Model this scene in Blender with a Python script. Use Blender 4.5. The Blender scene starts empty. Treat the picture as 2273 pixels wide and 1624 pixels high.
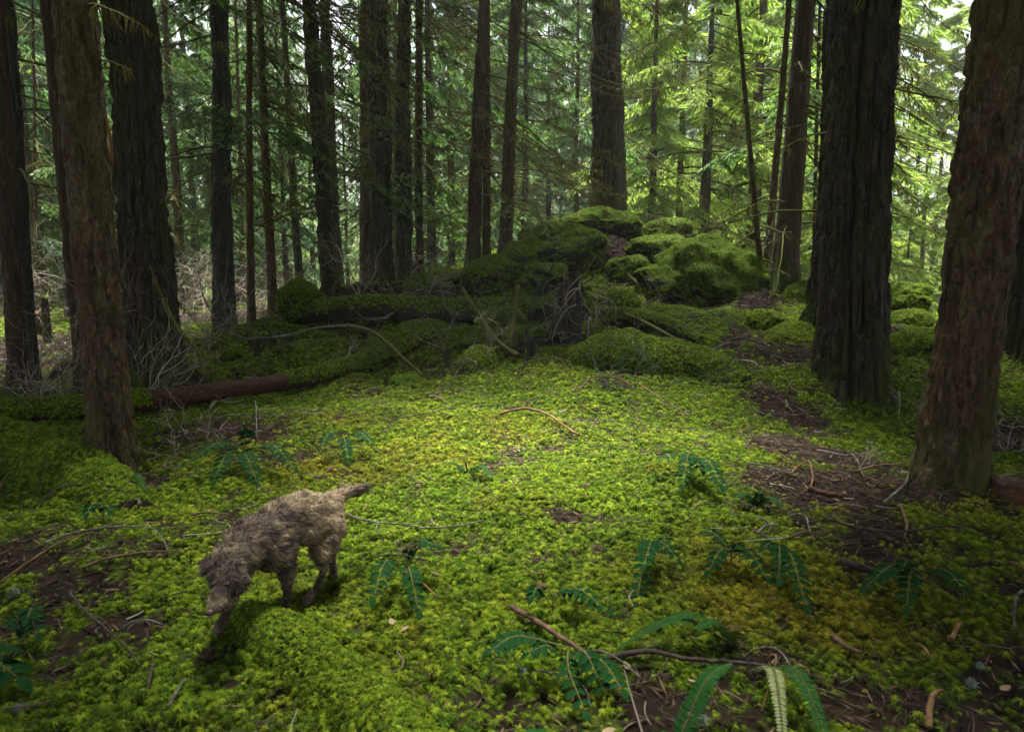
import bpy, math, random
import numpy as np
from mathutils import Vector

SC = bpy.context.scene
COL = SC.collection
R = math.radians

# ------------------------------------------------------------------ camera
CAM_H = 1.5
PITCH = R(8.0)
LENS = 24.0
cam_d = bpy.data.cameras.new('camera')
cam_d.lens = LENS
cam_d.sensor_width = 36.0
cam_d.clip_start = 0.05
cam_d.clip_end = 1500.0
cam_d.dof.use_dof = True
cam_d.dof.focus_distance = 6.0
cam_d.dof.aperture_fstop = 3.2
cam = bpy.data.objects.new('camera', cam_d)
COL.objects.link(cam)
cam.location = (0, 0, CAM_H)
cam.rotation_euler = (R(90) - PITCH, 0, 0)
SC.camera = cam

# ------------------------------------------------------------------ sky, sun, exposure
SUN_EL, SUN_AZ = R(75), R(-4)          # azimuth from +Y (view direction) towards +X
world = bpy.data.worlds.new('World')
SC.world = world
world.use_nodes = True
wn, wl = world.node_tree.nodes, world.node_tree.links
wn.clear()
w_out = wn.new('ShaderNodeOutputWorld')
w_bg = wn.new('ShaderNodeBackground')
w_sky = wn.new('ShaderNodeTexSky')
w_sky.sky_type = 'NISHITA'
w_sky.sun_disc = False
w_sky.sun_elevation = SUN_EL
w_sky.sun_rotation = SUN_AZ
w_sky.air_density = 1.0
w_sky.dust_density = 4.0
w_sky.ozone_density = 1.0
w_hs = wn.new('ShaderNodeHueSaturation')
w_hs.inputs['Saturation'].default_value = 0.30
wl.new(w_sky.outputs[0], w_hs.inputs['Color'])
wl.new(w_hs.outputs[0], w_bg.inputs['Color'])
w_bg.inputs['Strength'].default_value = 0.05
wl.new(w_bg.outputs[0], w_out.inputs[0])

sun_d = bpy.data.lights.new('sun', 'SUN')
sun_d.energy = 5.0
sun_d.angle = R(11)
sun_d.color = (1.0, 0.95, 0.86)
sun = bpy.data.objects.new('sun', sun_d)
COL.objects.link(sun)
to_sun = Vector((math.sin(SUN_AZ) * math.cos(SUN_EL), math.cos(SUN_AZ) * math.cos(SUN_EL), math.sin(SUN_EL)))
sun.rotation_euler = to_sun.to_track_quat('Z', 'Y').to_euler()

SC.view_settings.view_transform = 'Standard'
SC.view_settings.look = 'None'
SC.view_settings.exposure = 2.68
SC.view_settings.gamma = 1.0
SC.view_settings.use_curve_mapping = False
SC.render.engine = 'CYCLES'
SC.cycles.use_denoising = True
SC.cycles.max_bounces = 8
SC.cycles.diffuse_bounces = 2
SC.cycles.transmission_bounces = 4
SC.cycles.transparent_max_bounces = 8
SC.cycles.use_adaptive_sampling = True
SC.cycles.adaptive_threshold = 0.02

# ------------------------------------------------------------------ pixel <-> world (2273 x 1624 reading of the photograph)
PW, PH = 2273.0, 1624.0
FPX = PW * LENS / 36.0
CP_, SP_ = math.cos(PITCH), math.sin(PITCH)

def ray(u, v):
    xc, yc = (u - PW / 2) / FPX, -(v - PH / 2) / FPX
    return np.array([xc, CP_ + yc * SP_, -SP_ + yc * CP_])

def at(u, v, D):
    d = ray(u, v)
    return np.array([0, 0, CAM_H]) + d * (D / d[1])

def px(w, u, v, D):
    """metres covered by w pixels at that depth"""
    d = ray(u, v)
    return w / FPX * (D / d[1])

# ------------------------------------------------------------------ noise
def _hash(ix, iy, iz, seed):
    h = (ix.astype(np.int64) * 374761393 + iy.astype(np.int64) * 668265263 + iz.astype(np.int64) * 2147483647 + seed * 1274126177) & 0xFFFFFFFF
    h = ((h ^ (h >> 13)) * 1274126177) & 0xFFFFFFFF
    h = ((h ^ (h >> 16)) * 2246822519) & 0xFFFFFFFF
    return (h ^ (h >> 15)).astype(np.float64) / 4294967295.0

def vnoise(p, seed=0):
    p = np.asarray(p, float)
    i = np.floor(p).astype(np.int64)
    f = p - i
    f = f * f * f * (f * (f * 6 - 15) + 10)
    r = 0
    for dx in (0, 1):
        wx = f[:, 0] if dx else 1 - f[:, 0]
        for dy in (0, 1):
            wy = f[:, 1] if dy else 1 - f[:, 1]
            for dz in (0, 1):
                wz = f[:, 2] if dz else 1 - f[:, 2]
                r = r + wx * wy * wz * _hash(i[:, 0] + dx, i[:, 1] + dy, i[:, 2] + dz, seed)
    return r

def fbm(p, octaves=4, seed=0):
    p = np.asarray(p, float)
    a, s, t = 0.5, 0, 0
    for k in range(octaves):
        s = s + a * vnoise(p * (2.03 ** k) + 17.3 * k, seed + k)
        t += a
        a *= 0.5
    return s / t

def fbm2(x, y, scale, octaves=4, seed=0):
    return fbm(np.stack([x * scale, y * scale, np.full_like(x, 3.7)], 1), octaves, seed)

def sstep(a, b, x):
    t = np.clip((x - a) / (b - a), 0, 1)
    return t * t * (3 - 2 * t)

# ------------------------------------------------------------------ mesh plumbing
class Geo:
    """collects vertex / face arrays for one mesh"""
    def __init__(self):
        self.v, self.q, self.t, self.n = [], [], [], 0
        self.a, self.b = [], []
    def add(self, v, quads=None, tris=None, attr=0.0, rnd=None):
        v = np.asarray(v, float).reshape(-1, 3)
        if quads is not None and len(quads):
            self.q.append(np.asarray(quads, np.int64) + self.n)
        if tris is not None and len(tris):
            self.t.append(np.asarray(tris, np.int64) + self.n)
        self.v.append(v)
        self.a.append(np.full(len(v), attr) if np.isscalar(attr) else np.asarray(attr, float))
        self.b.append(np.full(len(v), .5) if rnd is None else np.asarray(rnd, float))
        self.n += len(v)
        return self
    def mesh(self, name, mat, smooth=True):
        me = bpy.data.meshes.new(name)
        v = np.concatenate(self.v) if self.v else np.zeros((0, 3))
        q = np.concatenate(self.q) if self.q else np.zeros((0, 4), np.int64)
        t = np.concatenate(self.t) if self.t else np.zeros((0, 3), np.int64)
        me.vertices.add(len(v))
        me.vertices.foreach_set('co', v.astype(np.float32).ravel())
        nl = q.size + t.size
        me.loops.add(nl)
        me.loops.foreach_set('vertex_index', np.concatenate([q.ravel(), t.ravel()]).astype(np.int32))
        npoly = len(q) + len(t)
        me.polygons.add(npoly)
        start = np.concatenate([np.arange(len(q)) * 4, len(q) * 4 + np.arange(len(t)) * 3]).astype(np.int32)
        me.polygons.foreach_set('loop_start', start)
        me.polygons.foreach_set('use_smooth', np.full(npoly, smooth, dtype=bool))
        at_ = me.attributes.new('tint', 'FLOAT', 'POINT')
        at_.data.foreach_set('value', np.concatenate(self.a).astype(np.float32))
        at_ = me.attributes.new('rnd', 'FLOAT', 'POINT')
        at_.data.foreach_set('value', np.concatenate(self.b).astype(np.float32))
        me.update(calc_edges=True)
        me.validate()
        if mat:
            me.materials.append(mat)
        return me

def link(name, me, parent=None):
    o = bpy.data.objects.new(name, me)
    COL.objects.link(o)
    if parent is not None:
        o.parent = parent
    return o

def tag(o, label=None, cat=None, group=None, kind=None):
    if label: o['label'] = label
    if cat: o['category'] = cat
    if group: o['group'] = group
    if kind: o['kind'] = kind
    return o

def thing(name, label, cat, loc=(0, 0, 0), group=None):
    o = bpy.data.objects.new(name, None)
    o.empty_display_size = 0.1
    COL.objects.link(o)
    o.location = tuple(float(c) for c in loc)
    return tag(o, label, cat, group)

def dup(o, loc, scale=1.0, rz=0.0, label=None, group=None):
    c = o.copy(); COL.objects.link(c)
    c.location = tuple(float(k) for k in loc); c.scale = (scale,) * 3; c.rotation_euler = (0, 0, rz)
    if label: c['label'] = label
    if group: c['group'] = group
    for ch in list(o.children):
        d = ch.copy(); COL.objects.link(d); d.parent = c
    return c

def unit(a):
    a = np.asarray(a, float)
    return a / np.maximum(np.linalg.norm(a, axis=-1, keepdims=True), 1e-9)

def tube(pts, radii, sides=6, cap=True):
    """one tapered tube along pts"""
    pts = np.asarray(pts, float); n = len(pts)
    radii = np.broadcast_to(np.asarray(radii, float), (n,))
    tan = unit(np.gradient(pts, axis=0))
    ref = np.array([0, 0, 1.0]) if abs(tan[:, 2]).mean() < 0.85 else np.array([1.0, 0, 0])
    s = unit(np.cross(tan, ref)); b = np.cross(tan, s)
    a = np.arange(sides) * 2 * np.pi / sides
    v = pts[:, None] + radii[:, None, None] * (np.cos(a)[None, :, None] * s[:, None] + np.sin(a)[None, :, None] * b[:, None])
    i = np.arange(n - 1)[:, None] * sides; k = np.arange(sides)[None]; k2 = (k + 1) % sides
    q = np.stack([i + k, i + k2, i + sides + k2, i + sides + k], -1).reshape(-1, 4)
    v = v.reshape(-1, 3)
    t = []
    if cap:
        v = np.concatenate([v, pts[:1], pts[-1:]])
        c0, c1 = n * sides, n * sides + 1
        for j in range(sides):
            t.append((c0, (j + 1) % sides, j)); t.append((c1, (n - 1) * sides + j, (n - 1) * sides + (j + 1) % sides))
    return v, q, np.array(t, np.int64).reshape(-1, 3)

def tubes(P, rad, sides=3):
    """many thin tubes at once: P (k,n,3), rad (k,n)"""
    k, n, _ = P.shape
    tan = unit(np.gradient(P, axis=1))
    ref = np.where(np.abs(tan[:, :, 2:3]).mean(1, keepdims=True) < 0.85, np.array([0, 0, 1.0]), np.array([1.0, 0, 0]))
    s = unit(np.cross(tan, np.broadcast_to(ref, tan.shape))); b = np.cross(tan, s)
    a = np.arange(sides) * 2 * np.pi / sides
    v = P[:, :, None] + rad[:, :, None, None] * (np.cos(a)[:, None] * s[:, :, None] + np.sin(a)[:, None] * b[:, :, None])
    i = np.arange(n - 1)[:, None] * sides; j = np.arange(sides)[None]; j2 = (j + 1) % sides
    q = np.stack([i + j, i + j2, i + sides + j2, i + sides + j], -1).reshape(-1, 4)
    q = (q[None] + (np.arange(k) * n * sides)[:, None, None]).reshape(-1, 4)
    return v.reshape(-1, 3), q

def smooth_path(pts, n):
    """Catmull-Rom through pts"""
    pts = np.asarray(pts, float)
    if len(pts) == 2:
        t = np.linspace(0, 1, n)[:, None]
        return pts[0] * (1 - t) + pts[1] * t
    P = np.concatenate([2 * pts[:1] - pts[1:2], pts, 2 * pts[-1:] - pts[-2:-1]])
    u = np.linspace(0, len(pts) - 1 - 1e-6, n)
    i = u.astype(int); t = (u - i)[:, None]
    a, b, c, d = P[i], P[i + 1], P[i + 2], P[i + 3]
    return 0.5 * (2 * b + (c - a) * t + (2 * a - 5 * b + 4 * c - d) * t ** 2 + (3 * b - a - 3 * c + d) * t ** 3)

# ------------------------------------------------------------------ materials
class NT:
    def __init__(self, name):
        self.m = bpy.data.materials.new(name)
        self.m.use_nodes = True
        self.n, self.l = self.m.node_tree.nodes, self.m.node_tree.links
        self.n.clear()
        self.out = self.n.new('ShaderNodeOutputMaterial')
    def node(self, t, **kw):
        o = self.n.new(t)
        for k, v in kw.items():
            if k.startswith('_'): setattr(o, k[1:], v)
        return o
    def put(self, sock, val):
        if hasattr(val, 'is_output') or isinstance(val, bpy.types.NodeSocket): self.l.new(val, sock)
        elif isinstance(val, (tuple, list)) and len(val) == 3 and sock.type == 'RGBA': sock.default_value = (*val, 1)
        else: sock.default_value = val
    def coord(self, scale=(1, 1, 1), kind='Object'):
        c = self.n.new('ShaderNodeTexCoord'); m = self.n.new('ShaderNodeMapping')
        self.l.new(c.outputs[kind], m.inputs[0]); m.inputs['Scale'].default_value = scale
        return m.outputs[0]
    def pos(self, scale=(1, 1, 1)):
        c = self.n.new('ShaderNodeNewGeometry'); m = self.n.new('ShaderNodeMapping')
        self.l.new(c.outputs['Position'], m.inputs[0]); m.inputs['Scale'].default_value = scale
        return m.outputs[0]
    def noise(self, vec, scale, detail=4, rough=0.6, dist=0.0):
        o = self.n.new('ShaderNodeTexNoise')
        self.l.new(vec, o.inputs['Vector'])
        o.inputs['Scale'].default_value = scale; o.inputs['Detail'].default_value = detail
        o.inputs['Roughness'].default_value = rough; o.inputs['Distortion'].default_value = dist
        return o.outputs['Fac']
    def voro(self, vec, scale, feature='F1', out='Distance'):
        o = self.n.new('ShaderNodeTexVoronoi'); o.feature = feature
        self.l.new(vec, o.inputs['Vector']); o.inputs['Scale'].default_value = scale
        return o.outputs[out]
    def ramp(self, fac, stops, interp='LINEAR'):
        o = self.n.new('ShaderNodeValToRGB'); cr = o.color_ramp; cr.interpolation = interp
        while len(cr.elements) < len(stops): cr.elements.new(0.5)
        for e, (p, c) in zip(cr.elements, stops):
            e.position = p; e.color = (*c, 1) if not np.isscalar(c) else (c, c, c, 1)
        self.put(o.inputs[0], fac)
        return o.outputs[0]
    def mix(self, fac, a, b, mode='MIX'):
        o = self.n.new('ShaderNodeMix'); o.data_type = 'RGBA'; o.blend_type = mode
        self.put(o.inputs[0], fac); self.put(o.inputs[6], a); self.put(o.inputs[7], b)
        return o.outputs[2]
    def math(self, op, a, b=0.0, clamp=False):
        o = self.n.new('ShaderNodeMath'); o.operation = op; o.use_clamp = clamp
        self.put(o.inputs[0], a); self.put(o.inputs[1], b)
        return o.outputs[0]
    def attr(self, name='tint'):
        o = self.n.new('ShaderNodeAttribute'); o.attribute_name = name
        return o.outputs['Fac']
    def island(self):
        return self.n.new('ShaderNodeNewGeometry').outputs['Random Per Island']
    def objrand(self):
        return self.n.new('ShaderNodeObjectInfo').outputs['Random']
    def normal_z(self):
        g = self.n.new('ShaderNodeNewGeometry'); s = self.n.new('ShaderNodeSeparateXYZ')
        self.l.new(g.outputs['Normal'], s.inputs[0])
        return s.outputs[2]
    def bump(self, h, strength=0.5, dist=0.02, normal=None):
        o = self.n.new('ShaderNodeBump')
        o.inputs['Strength'].default_value = strength; o.inputs['Distance'].default_value = dist
        self.l.new(h, o.inputs['Height'])
        if normal is not None: self.l.new(normal, o.inputs['Normal'])
        return o.outputs[0]
    def principled(self, col, rough=0.8, bump=None, spec=0.3, trans=None, trans_fac=0.35):
        p = self.n.new('ShaderNodeBsdfPrincipled')
        self.put(p.inputs['Base Color'], col); self.put(p.inputs['Roughness'], rough)
        p.inputs['Specular IOR Level'].default_value = spec
        if bump is not None: self.l.new(bump, p.inputs['Normal'])
        sh = p.outputs[0]
        if trans is not None:
            t = self.n.new('ShaderNodeBsdfTranslucent'); self.put(t.inputs['Color'], trans)
            m = self.n.new('ShaderNodeMixShader'); m.inputs[0].default_value = trans_fac
            self.l.new(sh, m.inputs[1]); self.l.new(t.outputs[0], m.inputs[2]); sh = m.outputs[0]
        self.l.new(sh, self.out.inputs[0])
        return self.m

M = {}

def m_moss(name, greens, trans=0.35):
    t = NT(name)
    big = t.noise(t.pos(), 0.7, 4)
    pick = t.math('ADD', t.math('MULTIPLY', t.attr('rnd'), 0.75), t.math('MULTIPLY', t.noise(t.pos(), 2.2, 3), 0.25))
    pick = t.math('ADD', pick, t.math('MULTIPLY', t.math('SUBTRACT', big, 0.5), 0.8))
    c = t.ramp(pick, [(0.08, greens[0]), (0.36, greens[1]), (0.66, greens[2]), (0.98, greens[3])])
    brown = t.ramp(pick, [(0.05, (0.050, 0.036, 0.006)), (0.45, (0.135, 0.122, 0.008)), (0.95, (0.31, 0.30, 0.020))])
    c = t.mix(t.attr('tint'), c, brown)
    return t.principled(c, 0.8, spec=0.12, trans=c, trans_fac=trans)

M['moss'] = m_moss('feather_moss', [(0.017, 0.042, 0.003), (0.050, 0.102, 0.004), (0.116, 0.195, 0.007), (0.31, 0.385, 0.030)])
M['moss_dark'] = m_moss('rock_moss', [(0.022, 0.052, 0.003), (0.054, 0.118, 0.005), (0.100, 0.185, 0.007), (0.21, 0.31, 0.016)])

def m_soil():
    t = NT('forest_soil')
    p = t.pos()
    n = t.noise(p, 9, 8, 0.7)
    c = t.ramp(n, [(0.25, (0.005, 0.0035, 0.002)), (0.5, (0.014, 0.009, 0.005)), (0.72, (0.032, 0.021, 0.012)), (0.9, (0.065, 0.046, 0.028))])
    g = t.ramp(t.noise(p, 26, 4, 0.7), [(0.3, (0.020, 0.032, 0.005)), (0.7, (0.07, 0.10, 0.010))])
    c = t.mix(t.attr('tint'), c, g)
    b = t.bump(t.noise(p, 40, 8, 0.75), 0.9, 0.03)
    return t.principled(c, 0.95, b, 0.1)
M['soil'] = m_soil()

def m_rock():
    t = NT('mossy_rock')
    p = t.pos()
    c = t.ramp(t.noise(p, 5, 8, 0.7), [(0.3, (0.008, 0.007, 0.006)), (0.6, (0.022, 0.020, 0.017)), (0.85, (0.06, 0.055, 0.048))])
    g = t.ramp(t.noise(p, 30, 5, 0.7), [(0.3, (0.018, 0.034, 0.004)), (0.75, (0.075, 0.12, 0.010))])
    f = t.ramp(t.math('ADD', t.normal_z(), t.math('SUBTRACT', t.noise(p, 2.5, 4), 0.5)), [(0.0, 0.0), (0.25, 1.0)])
    return t.principled(t.mix(f, c, g), 0.92, t.bump(t.noise(p, 22, 8, 0.7), 0.8, 0.03), 0.15)
M['rock'] = m_rock()

def m_bark(name, cols, zs=0.16, sc=22.0, lichen=0.30, moss=0.35, bump=1.0, dark=0.48):
    t = NT(name)
    v = t.pos((1, 1, zs))
    n1 = t.noise(v, sc, 6, 0.68, 0.4)
    n2 = t.noise(t.pos((1, 1, 0.45)), sc * 2.6, 5, 0.75)
    f = t.math('ADD', t.math('MULTIPLY', n1, 0.5), t.math('MULTIPLY', n2, 0.5))
    c = t.ramp(f, [(0.40, tuple(.6 * k for k in cols[0])), (0.49, cols[1]), (0.57, cols[2]), (0.66, tuple(min(1, 2.2 * k) for k in cols[2]))])
    big = t.noise(t.pos((1, 1, 0.3)), 2.2, 3)
    c = t.mix(t.ramp(big, [(0.45, 0.0), (0.7, 0.7)]), c, cols[3])
    li = t.math('MULTIPLY', t.ramp(t.noise(t.pos(), 11.0, 7, 0.75), [(0.56, 0.0), (0.66, 1.0)]), lichen)
    c = t.mix(li, c, (0.17, 0.20, 0.16))
    mo = t.math('MULTIPLY', t.ramp(t.noise(t.pos((1, 1, 0.35)), 3.2, 6, 0.7), [(0.44, 0.0), (0.66, 1.0)]), moss)
    c = t.mix(mo, c, (0.075, 0.095, 0.012))
    c = t.mix(1.0, c, (dark, dark, dark), 'MULTIPLY')
    c = t.mix(t.attr('tint'), c, (0.035, 0.055, 0.006))
    vo = t.voro(t.pos((1, 1, zs * 1.6)), sc * 1.2)
    h = t.math('ADD', t.math('MULTIPLY', f, 0.8), t.math('MULTIPLY', vo, 0.5))
    return t.principled(c, 0.88, t.bump(h, bump, 0.05), 0.2)
M['fir'] = m_bark('fir_bark', [(0.018, 0.013, 0.010), (0.058, 0.041, 0.031), (0.125, 0.098, 0.078), (0.075, 0.052, 0.036)])
M['hemlock'] = m_bark('hemlock_bark', [(0.030, 0.018, 0.011), (0.105, 0.064, 0.037), (0.195, 0.138, 0.090), (0.120, 0.060, 0.032)], 0.22, 20, 0.3, 0.40, 1.0, 0.55)
M['grey'] = m_bark('grey_bark', [(0.022, 0.022, 0.022), (0.065, 0.065, 0.062), (0.13, 0.13, 0.125), (0.065, 0.055, 0.045)], 0.2, 18, 0.6, 0.3)
M['cedar'] = m_bark('cedar_bark', [(0.040, 0.024, 0.018), (0.105, 0.066, 0.050), (0.165, 0.125, 0.105), (0.12, 0.062, 0.042)], 0.035, 34, 0.12, 0.25, 0.8)
M['red'] = m_bark('red_bark', [(0.030, 0.016, 0.011), (0.085, 0.046, 0.030), (0.150, 0.092, 0.065), (0.10, 0.045, 0.028)], 0.12, 20, 0.15, 0.3)
M['pale'] = m_bark('pale_bark', [(0.10, 0.09, 0.08), (0.22, 0.20, 0.17), (0.36, 0.34, 0.30), (0.2, 0.17, 0.13)], 0.3, 12, 0.2, 0.35)

def m_scar():
    t = NT('bare_orange_wood')
    c = t.ramp(t.noise(t.pos((1, 1, 0.1)), 40, 4), [(0.3, (0.05, 0.022, 0.010)), (0.5, (0.16, 0.06, 0.016)), (0.7, (0.27, 0.115, 0.030))])
    return t.principled(c, 0.7, t.bump(t.noise(t.pos((1, 1, 0.08)), 50, 4), 0.6, 0.01), 0.25)
M['scar'] = m_scar()

def m_branch():
    t = NT('mossy_branch_bark')
    c = t.ramp(t.noise(t.pos(), 14, 4), [(0.35, (0.025, 0.018, 0.012)), (0.65, (0.075, 0.055, 0.038))])
    f = t.ramp(t.math('ADD', t.normal_z(), t.noise(t.pos(), 3.0, 3)), [(0.45, 0.0), (0.85, 1.0)])
    c = t.mix(t.math('MULTIPLY', f, 0.8), c, (0.085, 0.095, 0.018))
    return t.principled(c, 0.9, None, 0.15)
M['branch'] = m_branch()

def m_wood(name, a, b, c, zs=(1, 1, 1)):
    t = NT(name)
    col = t.ramp(t.noise(t.pos(zs), 18, 6, 0.7), [(0.3, a), (0.5, b), (0.75, c)])
    return t.principled(col, 0.85, t.bump(t.noise(t.pos(zs), 30, 6, 0.7), 0.8, 0.01), 0.2)
M['redwood'] = m_wood('rotten_red_wood', (0.012, 0.006, 0.004), (0.042, 0.018, 0.011), (0.105, 0.050, 0.032), (0.20, 1.8, 1.8))
M['darkwood'] = m_wood('dark_rotten_wood', (0.008, 0.006, 0.005), (0.024, 0.017, 0.013), (0.06, 0.042, 0.03))
M['stick_brown'] = m_wood('brown_stick_bark', (0.035, 0.020, 0.013), (0.09, 0.052, 0.034), (0.17, 0.11, 0.075))
M['stick_tan'] = m_wood('tan_stick_wood', (0.04, 0.022, 0.010), (0.105, 0.060, 0.024), (0.23, 0.15, 0.07))
M['stick_grey'] = m_wood('grey_lichen_stick', (0.022, 0.018, 0.014), (0.070, 0.062, 0.052), (0.25, 0.26, 0.23))
M['stick_dark'] = m_wood('dark_stick_bark', (0.010, 0.008, 0.006), (0.030, 0.022, 0.016), (0.07, 0.055, 0.04))
M['cutwood'] = m_wood('cut_stump_wood', (0.022, 0.011, 0.006), (0.055, 0.027, 0.014), (0.11, 0.06, 0.03))

def m_island(name, stops, rough=0.8, spec=0.2, trans=0.0):
    t = NT(name)
    c = t.ramp(t.island(), stops)
    return t.principled(c, rough, None, spec, c if trans else None, trans or 0.3)
M['litter'] = m_island('twig_litter_bark', [(0.0, (0.012, 0.008, 0.005)), (0.5, (0.040, 0.026, 0.016)), (0.8, (0.085, 0.060, 0.040)), (0.95, (0.15, 0.13, 0.105)), (1.0, (0.34, 0.34, 0.30))])
M['needles'] = m_island('dead_needles', [(0.0, (0.009, 0.005, 0.003)), (0.55, (0.026, 0.015, 0.008)), (0.85, (0.055, 0.034, 0.018)), (1.0, (0.13, 0.09, 0.05))])
M['twig'] = m_island('bare_twig_bark', [(0.0, (0.06, 0.045, 0.03)), (0.6, (0.16, 0.13, 0.10)), (1.0, (0.38, 0.35, 0.30))])
M['greentwig'] = m_island('green_twig_bark', [(0.0, (0.012, 0.03, 0.018)), (1.0, (0.03, 0.06, 0.035))])

def m_needle(name, a, b, c, trans=0.45):
    t = NT(name)
    f = t.math('ADD', t.math('MULTIPLY', t.island(), 0.6), t.math('MULTIPLY', t.noise(t.pos(), 0.9, 3), 0.5))
    col = t.ramp(f, [(0.2, a), (0.55, b), (0.9, c)])
    return t.principled(col, 0.65, None, 0.25, col, trans)
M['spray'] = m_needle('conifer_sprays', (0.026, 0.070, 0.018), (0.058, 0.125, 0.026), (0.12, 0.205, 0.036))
M['spray_bright'] = m_needle('sunlit_cedar_sprays', (0.09, 0.17, 0.024), (0.18, 0.28, 0.036), (0.28, 0.37, 0.06), 0.55)  # sunlit brightness of the right background put into the leaf colour
M['spray_blue'] = m_needle('shaded_hemlock_sprays', (0.016, 0.052, 0.022), (0.034, 0.090, 0.032), (0.065, 0.13, 0.04), 0.45)  # shade of the left and centre background put into a darker leaf colour
M['hangmoss'] = m_island('hanging_moss', [(0.0, (0.06, 0.055, 0.016)), (1.0, (0.13, 0.12, 0.03))], 0.9, 0.1, 0.35)

def m_leaf(name, a, b, rough, trans, spec=0.5):
    t = NT(name)
    c = t.mix(t.noise(t.pos(), 25, 3), a, b)
    return t.principled(c, rough, t.bump(t.noise(t.pos(), 120, 2), 0.25, 0.003), spec, c, trans)
M['grape'] = m_leaf('oregon_grape_leaf', (0.005, 0.025, 0.007), (0.010, 0.045, 0.011), 0.6, 0.15, 0.02)
M['grape_stem'] = m_island('oregon_grape_stem', [(0.0, (0.09, 0.10, 0.03)), (1.0, (0.12, 0.10, 0.04))])
M['fern_stem'] = m_island('fern_stalk', [(0.0, (0.03, 0.05, 0.012)), (1.0, (0.06, 0.06, 0.02))])
M['fern'] = m_leaf('sword_fern_leaf', (0.008, 0.040, 0.008), (0.018, 0.070, 0.014), 0.6, 0.25, 0.03)
M['fern_pale'] = m_leaf('pale_fern_underside', (0.12, 0.15, 0.055), (0.19, 0.21, 0.09), 0.7, 0.3, 0.2)
M['fern_dead'] = m_leaf('dead_fern_leaf', (0.10, 0.035, 0.012), (0.18, 0.08, 0.03), 0.8, 0.2, 0.2)
M['deadleaf'] = m_leaf('fallen_dry_leaf', (0.17, 0.12, 0.065), (0.28, 0.21, 0.12), 0.7, 0.2, 0.3)
M['cone'] = m_wood('fir_cone_scales', (0.03, 0.015, 0.01), (0.08, 0.04, 0.025), (0.14, 0.08, 0.05))
M['lichen'] = m_leaf('pale_lichen', (0.14, 0.18, 0.15), (0.26, 0.30, 0.25), 0.9, 0.2, 0.1)
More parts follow.
